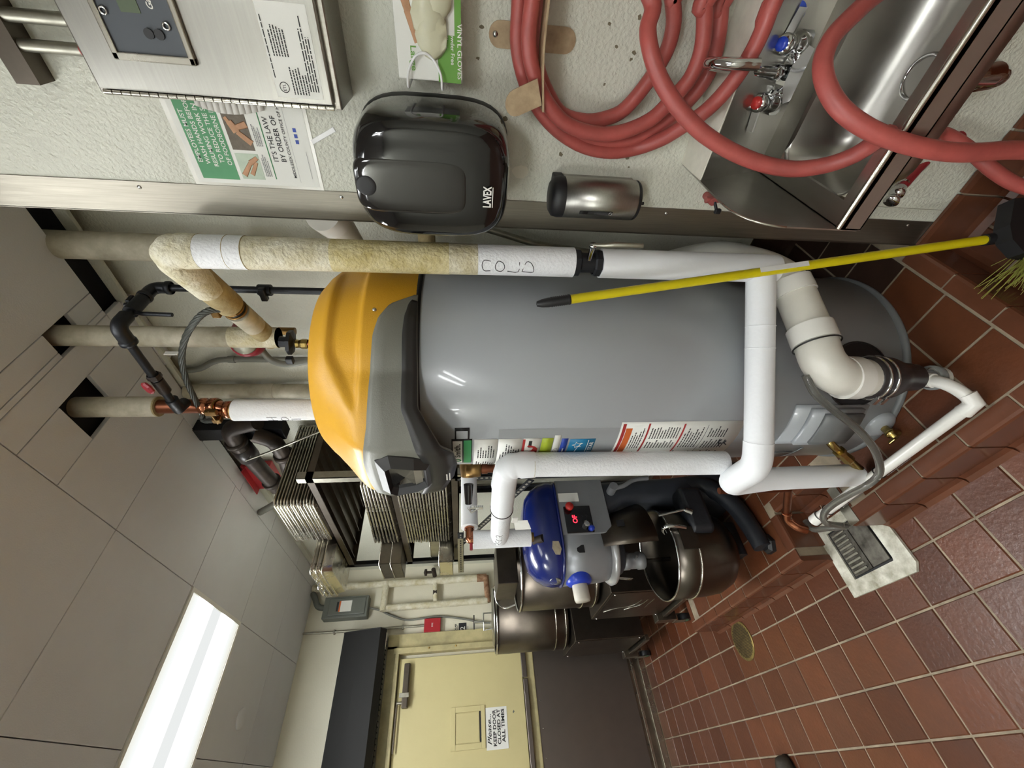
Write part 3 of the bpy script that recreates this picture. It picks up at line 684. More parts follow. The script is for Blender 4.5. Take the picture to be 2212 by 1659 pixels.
MB().tube(smoothc([(-.108, 1.010, .895), (-.107, .998, .94), (-.105, .990, 1.00), (-.103, .985, 1.038), (-.100, .970, 1.062), (-.096, .945, 1.060), (-.092, .925, 1.035), (-.090, .920, 1.005), (-.089, .918, .990)], 6), .0105, 14).lathe([(0, 0), (.014, 0), (.014, .012), (.011, .016)], (-.108, 1.014, .882), (0, -.2, 1), n=18).build('spout', CHROME, t)

# little valve poking out by the corner strip
t = thing('stop_valve', 'small valve wrapped in pink tape poking out beside the sink', 'valve', (-.388, YS, .885))
MB().cyl((-.388, YS, .885), (-.388, 1.045, .885), .010, n=12).cyl((-.388, 1.058, .90), (-.383, 1.058, .84), .0085, n=12).build('body', M('pink_tape', 'a5534f', .5, var=.4, vs=60), t)
MB().cyl((-.388, 1.048, .88), (-.408, 1.04, .868), .004, n=10).box(-.415, -.402, 1.034, 1.044, .858, .874, bev=.002).build('handle', BLKM, t)
# scars on the wall
t = thing('wall_scuffs', 'dark specks and torn paint marks scattered on the white wall above the sink', 'marks', (-.1, YS, 1.3), kind='stuff')
rnd = random.Random(11); q = MB()
for (x, z, s_) in ((-.065, 1.24, 1), (-.10, 1.215, 1), (-.106, 1.175, 1.2), (-.118, 1.178, 1), (-.165, 1.225, 1), (-.09, 1.50, 1.2), (-.14, 1.505, 1), (-.21, 1.41, 1.3), (-.22, 1.52, .8), (-.05, 1.18, 1.4), (-.31, 1.30, 1.6), (-.31, 1.13, 1.2), (-.245, 1.44, 1.4), (-.26, 1.17, .9), (-.33, 1.12, .8)):
    k = 7; c_ = [(rnd.uniform(.5, 1.3)*.0035*s_*math.cos(2*PI*j/k), rnd.uniform(.5, 1.6)*.0035*s_*math.sin(2*PI*j/k)) for j in range(k)]
    q.prism(c_, (x, YS, z), XP, UP, (0, -1, 0), .0006)
q.build('specks', M('scuff_brown', '6d6450', .8), t)
q = MB(); c_ = [(rnd.uniform(.7, 1.2)*.014*math.cos(2*PI*j/9), rnd.uniform(.7, 1.2)*.022*math.sin(2*PI*j/9)) for j in range(9)]
q.prism(c_, (-.357, YS, 1.395), XP, UP, (0, -1, 0), .0006); q.build('torn_patch', WALLP, t)

# ------------------------------------------------------------------ water heater
TC = Vector((-1.005, 1.068, 0)); TR = .339
def pol(th, r_, z): return Vector((TC.x+r_*math.cos(R(th)), TC.y+r_*math.sin(R(th)), z))
t = heater = thing('water_heater', 'tall grey tank water heater with yellow domed top on the tiled plinth', 'water heater', (TC.x, TC.y, PT))
MB().lathe([(0, .025), (.325, .025), (TR, .03), (TR, 1.52), (.336, 1.525), (0, 1.525)], (TC.x, TC.y, PT-.003), n=96).build('tank', TANK, t)
MB().lathe([(0, 0), (.344, 0), (.346, .006), (.344, .014), (.336, .018), (0, .034)], (TC.x, TC.y, PT), n=72).build('base_ring', TANKD, t)
NOSE = -93
def dl(th):
    d = abs((th-NOSE+180) % 360-180); return d
def bump(d): return 0 if d > 44 else ((.402/math.cos(R(d))-.345) if d < 16 else .0732*(1-(d-16)/28))
YP = [(1.668, .344), (1.76, .351), (1.80, .351), (1.82, .349), (1.86, .337), (1.905, .322), (1.935, .300), (1.965, .268), (1.980, .22), (1.988, .12), (1.990, .0)]
def rad_at(z):
    for (z0, r_0), (z1, r_1) in zip(YP, YP[1:]):
        if z <= z1: return r_0+(r_1-r_0)*max(0, (z-z0))/(z1-z0)
    return 0
def sstep(a_, b_, x): u_ = max(0, min(1, (x-a_)/(b_-a_))); return u_*u_*(3-2*u_)
def RY(th, z):
    d = dl(th); r_ = rad_at(z); r_ += bump(d)*(1-sstep(1.80, 1.93, z))
    # scooped side panel
    dd = ((th+66+180) % 360-180)                      # 0 at the tip of the scoop, positive towards the right
    if 0 < dd < 88:
        top = 1.815+.088*min(1, (dd/26.))**.75; bot = 1.808
        if bot < z < top:
            r_ -= .016*min(1, (z-bot)/.012)*min(1, (top-z)/.014)*min(1, dd/6)*min(1, (88-dd)/14)
    return r_
N1 = 150; zs = [1.668, 1.70, 1.74, 1.77, 1.79, 1.80, 1.806, 1.812, 1.820, 1.828, 1.838, 1.85, 1.862, 1.874, 1.884, 1.892, 1.900, 1.908, 1.918, 1.935, 1.950, 1.965, 1.975, 1.983, 1.988, 1.9905]
q = MB(); vs = []; fs = []
for z in zs:
    for k in range(N1): vs.append(pol(360*k/N1, max(.001, RY(360*k/N1, z)), z))
for i in range(len(zs)-1):
    for k in range(N1): fs.append((i*N1+k, i*N1+(k+1) % N1, (i+1)*N1+(k+1) % N1, (i+1)*N1+k))
q.add(vs, fs, True); q.add([vs[k] for k in range(N1)], [tuple(range(N1))]); q.build('top_shell', YEL, t)
# black gasket under the shell
MB().lathe([(.336, 1.655), (.344, 1.655), (.344, 1.669), (.336, 1.669)], (TC.x, TC.y, 0), n=90).build('gasket', BLKMT, t)
# grey facia band wrapping the front, dropping to a nose
def lerp(tab, d):
    for (d0, v0), (d1, v1) in zip(tab, tab[1:]):
        if d <= d1: return v0+(v1-v0)*(d-d0)/(d1-d0)
    return tab[-1][1]
TOPT = [(0, 1.808), (8, 1.806), (24, 1.786), (45, 1.779), (60, 1.774), (68, 1.762), (75, 1.735), (81, 1.672)]
BOTT = [(0, 1.556), (9, 1.566), (30, 1.655), (81, 1.662)]
def facia(name, mat, lo, hi, off, d0=81, k0=0, k1=1, nz=7, prof=None):
    q = MB(); A = 120; vs = []; fs = []
    for i in range(A+1):
        th = NOSE-d0+2*d0*i/A; d = dl(th); zb = lerp(BOTT, d)+lo(d); zt = lerp(TOPT, d)+hi(d)
        if zt < zb+.001: zt = zb+.001
        for j in range(nz+1):
            u_ = j/nz; z = zb+(zt-zb)*u_; r_ = max(rad_at(max(z, 1.668)), .345)+bump(d)*(1-sstep(1.80, 1.93, z))*(1 if z > 1.60 else max(.55, 1-(1.60-z)/.1))+off
            if prof: r_ += prof(u_, d)
            vs.append(pol(th, r_, z))
    for i in range(A):
        for j in range(nz): fs.append((i*(nz+1)+j, (i+1)*(nz+1)+j, (i+1)*(nz+1)+j+1, i*(nz+1)+j+1))
    q.add(vs, fs, True); o = q.build(name, mat, t); md = o.modifiers.new('s', 'SOLIDIFY'); md.thickness = .008; md.offset = -1; return o
fo = facia('facia', FAC, lambda d: 0, lambda d: 0, .006, nz=10, prof=lambda u_, d: .010*(min(u_, 1-u_)*5 if min(u_, 1-u_) < .2 else 1)*min(1, max(0, (81-d)/30)))
facia('facia_dark_band', FACD, lambda d: .004, lambda d: -(lerp(TOPT, d)-lerp(BOTT, d))*.66, .0145, d0=77, nz=3, prof=lambda u_, d: -.010*(1-u_)-.004*(d > 70))  # darker band over the lower part of the facia
def patch(name, mat, tha, thb, z0, z1, r_, par, n=10, thick=.0012, nz=1):
    q = MB(); vs = []; fs = []
    for i in range(n+1):
        th = tha+(thb-tha)*i/n
        for j in range(nz+1): vs.append(pol(th, (r_(th, z0+(z1-z0)*j/nz) if callable(r_) else r_), z0+(z1-z0)*j/nz))
    for i in range(n):
        for j in range(nz): fs.append((i*(nz+1)+j, (i+1)*(nz+1)+j, (i+1)*(nz+1)+j+1, i*(nz+1)+j+1))
    q.add(vs, fs, True); o = q.build(name, mat, par)
    if thick: md = o.modifiers.new('s', 'SOLIDIFY'); md.thickness = thick; md.offset = -1
    return o
# display: bevelled dark bezel built on a flat facet facing NOSE
nd = Vector((math.cos(R(NOSE)), math.sin(R(NOSE)), 0)); ed = Vector((-math.sin(R(NOSE)), math.cos(R(NOSE)), 0))
O = TC+nd*.426; O.z = 1.70
out = [(-.082, .072), (.082, .072), (.104, .035), (.085, -.03), (.060, -.078), (-.060, -.078), (-.085, -.03), (-.104, .035)]
inn = [(-.064, .046), (.064, .046), (.078, .028), (.062, -.03), (.048, -.060), (-.048, -.060), (-.062, -.03), (-.078, .028)]
def onface(p, d): return O+ed*p[0]+Vector((0, 0, p[1]))+nd*(d-abs(p[0])*.02-max(0, -.02-p[1])*.25)
k = len(out); q = MB(); q.add([onface(p, .0) for p in out]+[onface(p, .022) for p in inn], [(i, (i+1) % k, (i+1) % k+k, i+k) for i in range(k)])
q.add([onface(p, -.05) for p in out]+[onface(p, .0) for p in out], [(i, (i+1) % k, (i+1) % k+k, i+k) for i in range(k)])
bz = q.build('display_bezel', FACD, t)
q = MB(); q.add([onface(p, .022) for p in inn]+[onface((p[0]*.82, p[1]*.85), .004) for p in inn], [(i, (i+1) % k, (i+1) % k+k, i+k) for i in range(k)]); q.build('inner_bevel', BLKMT, bz)
q = MB(); q.add([onface((p[0]*.82, p[1]*.85), .0045) for p in inn]+[onface((0, 0), .0045)], [(i, (i+1) % k, k) for i in range(k)]); q.build('screen', SCREEN, bz)
q = MB(); pp = [(-.036, -.047), (.036, -.047), (.044, -.026), (-.044, -.026)]; q.add([onface(p, .0065) for p in pp], [(0, 1, 2, 3)]); q.build('display_strip', SILV, bz)
rf = lambda th, z: .3665+bump(dl(th))*.80
patch('red_print', REDI, -99, -96, 1.596, 1.606, rf, fo, thick=0); patch('white_print', WHITEP, -101, -96, 1.584, 1.588, rf, fo, thick=0)
patch('white_print', WHITEP, -101, -95, 1.576, 1.579, rf, fo, thick=0)
for (th, z) in ((-22, 1.772), (-97, 1.798)): MB().sphere(pol(th, .362, z), .006, 10).build('screw', CHROME, fo)
MB().torus(pol(-75, .3665+bump(40), 1.735), Vector((math.cos(R(-75)), math.sin(R(-75)), 0)), .009, .0011, 22, 6).build('facia_plug', FACD, fo)

# labels down the tank
def onT(th0, z0, r_=TR+.0012): return lambda x, y: pol(th0+math.degrees(x/TR), r_, z0+y)
def tprint(par, th0, z0, w_, h_, n_, seed, mat=INK):
    q = MB(); rnd = random.Random(seed)
    for i in range(n_):
        y0 = h_*(i+.25)/n_; y1 = y0+h_/n_*.42; x = 0; end = w_*(.6+.4*rnd.random())
        while x < end:
            x1 = min(end, x+w_*(.05+.12*rnd.random()))
            q.add([pol(th0+math.degrees(a_/TR), TR+.0016, z0+b_) for a_, b_ in ((x, y0), (x1, y0), (x1, y1), (x, y1))], [(0, 1, 2, 3)]); x = x1+w_*.02
    return q.build('small_print', mat, par)
l1 = patch('maker_sign_black', INK, -111.5, -85, 1.538, 1.572, TR+.0022, t)     # sign: black frame, white face, green side
l1b = patch('maker_sign', WHITEP, -110.5, -86.2, 1.541, 1.569, TR+.0028, t, thick=0)
text('maker_lettering', 'Smith.', .017, (0, 0, 0), XP, UP, INK, l1b, width=.078, bold=.03, fn=onT(-101.5, 1.547, TR+.0034))
rg = MB(); rg.torus((0, 0, 0), UP, .009, .0028, 22, 6); rg.v = [pol(-106+math.degrees(v.x/TR), TR+.0034+v.z*.3, 1.555+v.y) for v in rg.v]; rg.build('swirl', GRNI, l1b)
patch('sign_side', INK, -111.5, -85, 1.512, 1.5375, TR+.0022, t); patch('green_side', GRNI, -111, -85.8, 1.514, 1.537, TR+.0028, t, thick=0)
patch('sign_tab', INK, -86, -77.5, 1.520, 1.562, TR+.0018, t); patch('tab_face', TANK, -84.6, -79.4, 1.525, 1.558, TR+.0024, t, thick=0)
patch('sleeve_film', M('label_film', '94979a', .2, coat=.6), -134, -79, 1.05, 1.435, TR+.0006, t, n=20, thick=0)
b = patch('rating_label', PAPER, -130, -85.5, 1.436, 1.506, TR+.0014, t, thick=.0004); tprint(b, -124, 1.440, .09, .06, 8, 3); tprint(b, -104, 1.442, .085, .055, 7, 4)
q = MB(); rnd = random.Random(2)
b = patch('text_label', PAPER, -130, -85.5, 1.362, 1.434, TR+.0014, t, thick=.0004); tprint(b, -118, 1.366, .17, .062, 8, 5)
b = patch('burn_warning_label', PAPER, -130, -85.5, 1.306, 1.360, TR+.0014, t, thick=.0004); patch('red_bar', REDI, -130, -86, 1.353, 1.3605, TR+.0020, b, thick=0)
tprint(b, -128, 1.310, .13, .036, 5, 6, INKG)
q = MB().add([onT(-99, 1.312, TR+.002)(x, y) for x, y in ((0, 0), (.03, .0), (.042, .010), (.048, .03), (.04, .034), (.034, .014), (.02, .018), (.012, .03), (.004, .02))], [tuple(range(9))]); q.build('scald_symbol', REDI, b)
q = MB().add([onT(-93, 1.332, TR+.002)(x, y) for x, y in ((0, 0), (.034, 0), (.034, .010), (0, .010))], [(0, 1, 2, 3)]); q.build('tap_symbol', INK, b)
b = patch('lime_label', LIMEI, -130, -85.5, 1.268, 1.303, TR+.0014, t, thick=.0004); tprint(b, -112, 1.272, .11, .026, 4, 7)
b = patch('white_label', PAPER, -130, -83.5, 1.246, 1.266, TR+.0014, t, thick=.0004); tprint(b, -108, 1.249, .12, .014, 3, 8, INKG)
b = patch('navy_label', NAVI, -130, -86, 1.222, 1.242, TR+.0014, t, thick=.0004); tprint(b, -105, 1.227, .08, .010, 1, 9, WHITEP)
b = patch('efficiency_label', BLUI, -130, -86.5, 1.136, 1.216, TR+.0014, t, thick=.0004)
patch('white_rule', WHITEP, -130, -87.5, 1.1565, 1.1585, TR+.002, b, thick=0)
text('star_lettering', 'ENERGY STAR', .012, (0, 0, 0), XP, UP, WHITEP, b, width=.115, bold=.01, fn=onT(-108.5, 1.1405, TR+.002))
st = [( .016*math.cos(PI/2+2*PI*k/10)*(1 if k % 2 == 0 else .45), .016*math.sin(PI/2+2*PI*k/10)*(1 if k % 2 == 0 else .45)) for k in range(10)]
q = MB()
for k in range(10): q.cyl(onT(-91.5, 1.190, TR+.002)(*st[k]), onT(-91.5, 1.190, TR+.002)(*st[(k+1) % 10]), .0009, n=5)
ar = [(-.085+.085*math.cos(x), .02*math.sin(x)-.012) for x in [k*PI/14 for k in range(15)]]
for k in range(14): q.cyl(onT(-90, 1.185, TR+.002)(*ar[k]), onT(-90, 1.185, TR+.002)(*ar[k+1]), .0011, n=5)
q.build('star_outline', WHITEP, b)
b = patch('safety_label', PAPER, -134, -75.5, .672, 1.068, TR+.0014, t, n=16, thick=.0004)
patch('red_border', REDI, -134, -76.5, 1.052, 1.062, TR+.002, b, thick=0, n=16); patch('orange_band', ORAI, -134, -79.5, 1.030, 1.050, TR+.002, b, thick=0, n=16)
patch('red_rule', REDI, -134, -76.5, .976, .982, TR+.002, b, thick=0, n=16); patch('red_rule', REDI, -134, -77, .862, .868, TR+.002, b, thick=0, n=16)
patch('fine_rule', INKG, -134, -78, .786, .788, TR+.002, b, thick=0, n=16)
for k, (th, z, w_, h_, n_) in enumerate(((-96, .988, .10, .038, 5), (-96, .874, .045, .096, 10), (-87.5, .874, .05, .096, 11), (-96, .795, .10, .062, 7), (-97, .700, .05, .078, 8), (-87, .715, .05, .062, 7), (-112, .70, .075, .26, 24), (-112, .988, .08, .036, 5))):
    tprint(b, th, z, w_, h_, n_, 20+k)
q = MB()
for p in (((-.006, 0), (.004, .012), (.016, .010)), ((.004, .012), (.0, .028), (-.012, .022)), ((.0, .028), (.016, .034), (.022, .026))):
    for A, B in zip(p, p[1:]): q.cyl(onT(-93, .690, TR+.002)(*A), onT(-93, .690, TR+.002)(*B), .002, n=5)
q.build('figure_symbol', INK, b)

# burner opening, access cover, drain boss at the foot
q = MB(); nh = 40; ce_ = (-50.5, .330); vs = []
for k in range(nh): vs.append(pol(ce_[0]+math.degrees(.102*math.cos(2*PI*k/nh)/TR), TR+.0015, ce_[1]+.102*math.sin(2*PI*k/nh)))
gr = [pol(ce_[0]+math.degrees(.102*f_*math.cos(2*PI*k/nh)/TR), TR+.0015, ce_[1]+.102*f_*math.sin(2*PI*k/nh)) for f_ in (1, .8, .6, .4, .2, .02) for k in range(nh)]
q.add(gr, [(i_*nh+k, i_*nh+(k+1) % nh, (i_+1)*nh+(k+1) % nh, (i_+1)*nh+k) for i_ in range(5) for k in range(nh)]+[tuple(5*nh+k for k in range(nh))])
inner = [v+(Vector((TC.x, TC.y, v.z))-v)*.05 for v in vs]
q.build('blower_opening', BLKMT, t)
q = MB()
for k in range(nh): q.cyl(vs[k], vs[(k+1) % nh], .003, n=6)
q.build('opening_seal', RUBBER, t)
rc = lambda e: (lambda th, z: TR+e)
b = patch('cover_flange', TANK, -93.5, -66.5, .270, .520, TR+.006, t, n=8, thick=.008)
patch('cover_step', TANK, -91.5, -68, .295, .470, TR+.020, b, n=8, thick=.016); patch('cover_face', TANKD, -89, -70, .300, .430, TR+.030, b, n=8, thick=.012)
for (th, z) in ((-91, .455), (-84, .285)): MB().sphere(pol(th, TR+.009, z), .004, 8).build('screw', CHROME, b)
q = MB(); cb = pol(-80, TR-.01, .185); ax = Vector((math.cos(R(-80)), math.sin(R(-80)), 0))
b = q.lathe([(.048, 0), (.048, .012), (.040, .020), (.026, .026), (0, .028)], cb, ax, n=28).build('drain_boss', TANK, t)
MB().lathe([(.012, .02), (.012, .045), (.016, .046), (.016, .058), (.010, .06), (.010, .072), (0, .072)], cb, ax, n=12).cyl(cb+ax*.05+Vector((0, 0, -.0)), cb+ax*.05+Vector((.0, 0, -.030)), .010, n=12).box(cb.x-.012, cb.x+.012, cb.y-.078, cb.y-.068, cb.z+.0, cb.z+.01, bev=.002).build('drain_valve', BRASS, b)
patch('lower_plate', TANKD, -122, -106, .40, .50, TR+.003, t, thick=.003); patch('lower_plate', TANKD, -118, -100, .385, .392, TR+.003, t, thick=.003)

# relief valve on the side
t = thing('relief_valve', 'bronze relief valve with black cap and bent lever beside the heater logo', 'valve', (-1.25, .78, 1.50))
MB().tube([(-1.18, .85, 1.520), (-1.222, .795, 1.520), (-1.245, .770, 1.520)], [.030, .030, .026], 18).lathe([(0, 0), (.026, 0), (.028, .01), (.028, .05), (0, .05)], (-1.222, .785, 1.478), n=18).build('body', BRONZE, t)
MB().cyl((-1.262, .750, 1.520), (-1.31, .702, 1.520), .017, .012, n=14).build('cap', BLKP, t)
MB().tube([(-1.318, .692, 1.522), (-1.332, .680, 1.510), (-1.312, .690, 1.478)], .003, 8).box(-1.325, -1.308, .686, .694, 1.470, 1.515, bev=.001).build('lever', CHROME, t)
MB().cyl((-1.222, .785, 1.48), (-1.222, .785, 1.36), .014, n=14).lathe([(.018, 0), (.018, .02)], (-1.222, .785, 1.455), n=14).build('discharge_tube', COPPERD, t)

# ------------------------------------------------------------------ insulated pipes in front of the tank
t = thing('cold_water_pipe', 'thick insulated pipe marked COLD standing right of the heater', 'pipe', (-.542, .985, .7))
pr = .0385
MB().tube([(-.5405, .985, .655), (-.5415, .985, 1.170)], pr, 28).build('lower_jacket', INSE, t)
MB().tube([(-.5415, .985, 1.245), (-.542, .984, 1.50)], pr, 28).build('upper_jacket', INSW, t)
MB().tube([(-.542, .984, 1.50), (-.542, .983, 1.573)], pr+.0005, 28).build('ribbed_jacket', INSC, t)
MB().tube([(-.542, .983, 1.573), (-.5425, .982, 1.86)], pr+.001, 28).build('yellowed_jacket', INSYL, t)
MB().tube([(-.5425, .982, 1.86), (-.543, .981, 2.06)], pr+.001, 28).build('aged_jacket', INSC, t)
MB().tube([(-.543, .981, 2.06), (-.543, .980, 2.165)], pr+.0015, 28).build('wrapped_jacket', INSW, t)
for z in (2.06, 2.10, 2.165): MB().torus((-.543, .981, z), UP, pr+.001, .0012, 28, 6).build('wrap_seam', INSY, t)
cp = fillet([(-.543, .980, 2.165), (-.543, .979, 2.243), (-.70, 1.060, 2.243)], .045, 8)
MB().tube(cp, [pr+.002+.002*math.sin(i*2.3) for i in range(len(cp))], 24).build('elbow_jacket', INSC, t)
d_ = (Vector((-1.045, 1.252, 2.243))-Vector((-.62, 1.022, 2.243)))
p_ = lambda s_: Vector((-.62, 1.022, 2.243))+d_*s_
MB().tube([p_(.02), p_(.40)], pr+.001, 24).build('stained_jacket', INSY, t)
MB().tube([p_(.40), p_(.50)], pr-.012, 20).build('bare_pipe', BLKM, t)
MB().tube([p_(.50), p_(.72)], pr-.003, 24).build('plaster_jacket', INSP, t)
MB().tube([p_(.72), p_(1.0)], pr-.004, 24).build('end_jacket', INSY, t)
q = MB()
for s_ in (.43, .47): q.torus(p_(s_), d_, pr-.006, .004, 20, 6)
q.box(-.815, -.785, 1.075, 1.10, 2.262, 2.285, bev=.003).cyl(p_(.45)+Vector((.0, -.03, -.02)), p_(.45)+Vector((.0, -.03, .03)), .006, n=8)
q.build('clamp', BRONZE, t)
MB().tube([(-.5405, .985, 1.165), (-.5415, .985, 1.25)], .026, 22).lathe([(.030, 0), (.036, .004), (.036, .018), (.030, .022)], (-.541, .985, 1.168), n=8, smooth=False).lathe([(.030, 0), (.036, .004), (.036, .018), (.030, .022)], (-.541, .985, 1.226), n=8, smooth=False).build('ball_valve', BLKM, t)
q = MB(); q.cyl((-.52, .965, 1.209), (-.478, .958, 1.209), .007, n=10).lathe([(0, 0), (.010, 0), (.010, .008), (0, .008)], (-.482, .958, 1.209), (1, -.1, 0), n=8)
q.build('valve_stem', CHROME, t)
MB().tube([(-.476, .957, 1.209), (-.470, .945, 1.185), (-.462, .935, 1.165), (-.4615, .934, 1.09)], [.005, .006, .007, .006], 10).build('lever_handle', GALV, t)
# marker pen lettering wrapped on the jacket
def onP(th0, z0, r_, cx, cy): return lambda x, y: Vector((cx+r_*math.cos(th0+y/r_), cy+r_*math.sin(th0+y/r_), z0-x))
def stroke(par, name, segs, fn, r_=.0007):
    q = MB()
    for s_ in segs:
        pts = smoothc([fn(*p) for p in s_], 3) if len(s_) > 2 else [fn(*p) for p in s_]; q.tube(pts, r_, 6)
    return q.build(name, INK, par)
thc = math.atan2(-.985, .542-.16)
Cc = [[(.022, .016), (.006, .018), (.0, .006), (.006, -.010), (.022, -.010)], [(.036, .010), (.042, .017), (.054, .012), (.058, .0), (.050, -.011), (.038, -.008), (.034, .002), (.036, .010)], [(.066, -.010), (.094, -.011), (.096, .016)], [(.106, -.010), (.134, -.010), (.128, .012), (.114, .017), (.104, -.010)]]
stroke(t, 'pen_lettering', Cc, onP(thc-.35, 1.490, pr+.0008, -.542, .984), .0009)

t = thing('cross_pipe', 'white insulated pipe crossing level in front of the grey tank', 'pipe', (-.745, .78, .70))
cpts = fillet([(-.542, .962, .700), (-.745, .779, .700), (-.925, .603, .700), (-1.085, .640, .690), (-1.105, .645, .60), (-1.108, .648, .235)], .05, 8)
MB().tube([(-.548, .972, .700), (-.745, .779, .700), (-.905, .622, .700)], pr-.0005, 28).build('cross_jacket', INSE, t)
MB().torus((-.655, .866, .700), (.707, -.707, 0) and Vector((-.72, -.69, 0)), pr, .0010, 28, 6).torus((-.70, .823, .700), Vector((-.72, -.69, 0)), pr, .0010, 28, 6).build('tape_seam', INSW, t)
MB().tube(fillet([(-.89, .637, .700), (-.945, .590, .700), (-1.105, .628, .692), (-1.108, .640, .60), (-1.108, .645, .54)], .045, 8), pr+.001, 26).build('elbow_jacket', INSE, t)
MB().tube([(-1.108, .643, .57), (-1.112, .649, .205)], pr-.0015, 28).build('drop_jacket', INSE, t)
MB().cyl((-1.112, .649, .2045), (-1.112, .649, .20), pr-.004, n=24).build('open_end', RUBG, t)
MB().tube(fillet([(-1.11, .65, .195), (-1.09, .652, .205), (-1.045, .673, .277), (-.998, .700, .352), (-.985, .735, .36)], .02), .0125, 14).lathe([(.017, 0), (.019, .006), (.017, .03), (.015, .045), (.019, .05), (.019, .062), (0, .062)], (-1.05, .668, .268), (.50, .27, .80), n=8, smooth=False).build('brass_union', BRASS, t)

t = thing('return_riser', 'white insulated pipe rising left of the heater labels to a wrapped elbow', 'pipe', (-1.062, .69, 1.0))
MB().tube([(-1.062, .680, .700), (-1.066, .695, 1.33)], pr-.001, 28).build('riser_jacket', INSW, t)
MB().torus((-1.066, .694, 1.325), UP, pr, .001, 28, 6).build('wrap_seam', INSC, t)
ep = fillet([(-1.066, .695, 1.32), (-1.066, .695, 1.405), (-1.18, .694, 1.408)], .045, 9)
MB().tube(ep, [pr+.001+.0018*math.sin(i*1.9) for i in range(len(ep))], 24).build('elbow_jacket', INSE, t)
MB().tube([(-1.14, .694, 1.407), (-1.33, .692, 1.404)], pr+.001, 26).build('jacket', INSE, t)
MB().torus((-1.333, .692, 1.404), (1, 0, 0), pr, .003, 28, 8).build('band', RUBG, t)
MB().tube([(-1.335, .692, 1.404), (-1.56, .690, 1.398)], pr-.003, 26).build('jacket', INSW, t)
MB().tube([(-1.575, .690, 1.275), (-1.573, .690, 1.500)], pr-.004, 26).build('tee_jacket', INSW, t)
MB().tube([(-1.575, .690, 1.285), (-1.575, .690, 1.262)], .018, 16).build('pipe_stub', BRONZE, t)
rp = lambda x, y: Vector((-1.46-x, .692-(pr-.0022)*math.cos(y/pr), 1.400+(pr-.0022)*math.sin(y/pr)))
rp = lambda x, y: Vector((-1.555+x, .691-(pr-.0022)*math.cos(y/pr+.15), 1.400+(pr-.0022)*math.sin(y/pr+.15)))
Rc = [[(0, -.012), (.004, .014), (.014, .012), (.013, .0), (.003, .0)], [(.006, .0), (.018, -.012)], [(.034, .012), (.024, .012), (.024, -.012), (.036, -.012)], [(.024, .0), (.032, .0)], [(.052, .010), (.044, .010), (.041, -.004), (.046, -.012), (.054, -.010)], [(.062, .012), (.062, -.012)], [(.070, -.012), (.070, .013), (.080, .011), (.079, .001), (.070, .0)], [(.073, .0), (.084, -.012)]]
stroke(t, 'pen_lettering', Rc, rp, .0006)
MB().box(-1.350, -1.315, .645, .650, 1.352, 1.372, bev=.001).build('product_tag', WHITEP, t)
tg = MB(); tg.add([(-1.34, .648, 1.365), (-1.395, .640, 1.355), (-1.385, .636, 1.300), (-1.335, .646, 1.318)], [(0, 1, 2, 3)])
tgo = tg.build('paper_tag', PAPER, t); tgo.modifiers.new('s', 'SOLIDIFY').thickness = .0005
t = thing('return_branch', 'white insulated pipe running back from a shiny copper elbow near the trays', 'pipe', (-1.6, .9, 1.515))
MB().tube([(-1.585, .745, 1.513), (-1.60, 1.25, 1.513)], .034, 26).build('jacket', INSE, t)
MB().tube(fillet([(-1.573, .690, 1.50), (-1.573, .690, 1.514), (-1.583, .75, 1.514)], .012), .016, 16).lathe([(.02, 0), (.02, .008)], (-1.583, .735, 1.514), (0, 1, 0), n=16).build('copper_elbow', COPPER, t)
MB().cyl((-1.573, .678, 1.508), (-1.573, .65, 1.508), .006, n=8).box(-1.583, -1.563, .66, .666, 1.485, 1.50, bev=.002).build('red_handle', VALR, t)

# ------------------------------------------------------------------ PVC vent with rubber coupling
t = thing('vent_pipe', 'thick white PVC vent pipe curling round the front of the tank', 'pipe', (-.70, .75, .5))
V = [(-.87, 1.47, .92), (-.84, 1.46, .80), (-.73, 1.35, .735), (-.62, 1.19, .70), (-.585, 1.09, .655), (-.582, 1.035, .605), (-.590, .975, .58), (-.628, .895, .565), (-.650, .840, .562)]
MB().tube(smoothc(V, 5), .0525, 28).build('pipe', PVC, t)
def slv(p, q_, r_=.0595): return MB().tube([p, q_], r_, 28)
e1_ = Vector((-.590, .975, .58)); e2_ = Vector((-.628, .895, .565))
slv(e1_+(e1_-e2_)*.15, e1_+(e2_-e1_)*.35, .0585).build('socket', PVCW, t)
e3 = Vector((-.650, .840, .562)); dd = (e3-e2_).normalized()
el = smoothc([e3, e3+dd*.035, (-.688, .755, .556), (-.707, .726, .525), (-.718, .722, .480)], 6)
slv(e3-dd*.012, e3+dd*.040).build('socket', PVCW, t)
MB().tube(el, .0535, 28).build('elbow', PVC, t)
MB().torus(e3+dd*.045, dd, .0585, .0022, 28, 6).build('cable_tie', RUBBER, t)
MB().tube([(-.7165, .7215, .500), (-.720, .7235, .455)], .0595, 28).build('socket', PVCW, t)
MB().tube([(-.719, .723, .456), (-.722, .726, .405)], .0525, 28).build('spigot', PVC, t)
MB().lathe([(.054, 0), (.0585, .004), (.0585, .075), (.050, .10), (.040, .125), (.038, .17)], (-.722, .726, .425), (-.03, .04, -1), n=30).build('rubber_coupling', RUBG, t)
for z in (.408, .385): MB().torus((-.722, .726, z), (-.03, .04, -1), .059, .0045, 30, 8).box(-.765, -.740, .662, .672, z-.006, z+.006, bev=.001).build('hose_clamp', CHROME, t)
MB().tube([(-.728, .732, .27), (-.733, .737, .195)], .024, 18).lathe([(.034, 0), (.036, .006), (.036, .02), (.030, .024)], (-.733, .737, .172), n=24).build('condensate_cup', M('clear_cup', 'a9aeb0', .2, trans=.5), t)
MB().tube([(-.734, .738, PT+.001), (-.734, .738, .175)], .030, 20).build('foot', PVC, t)
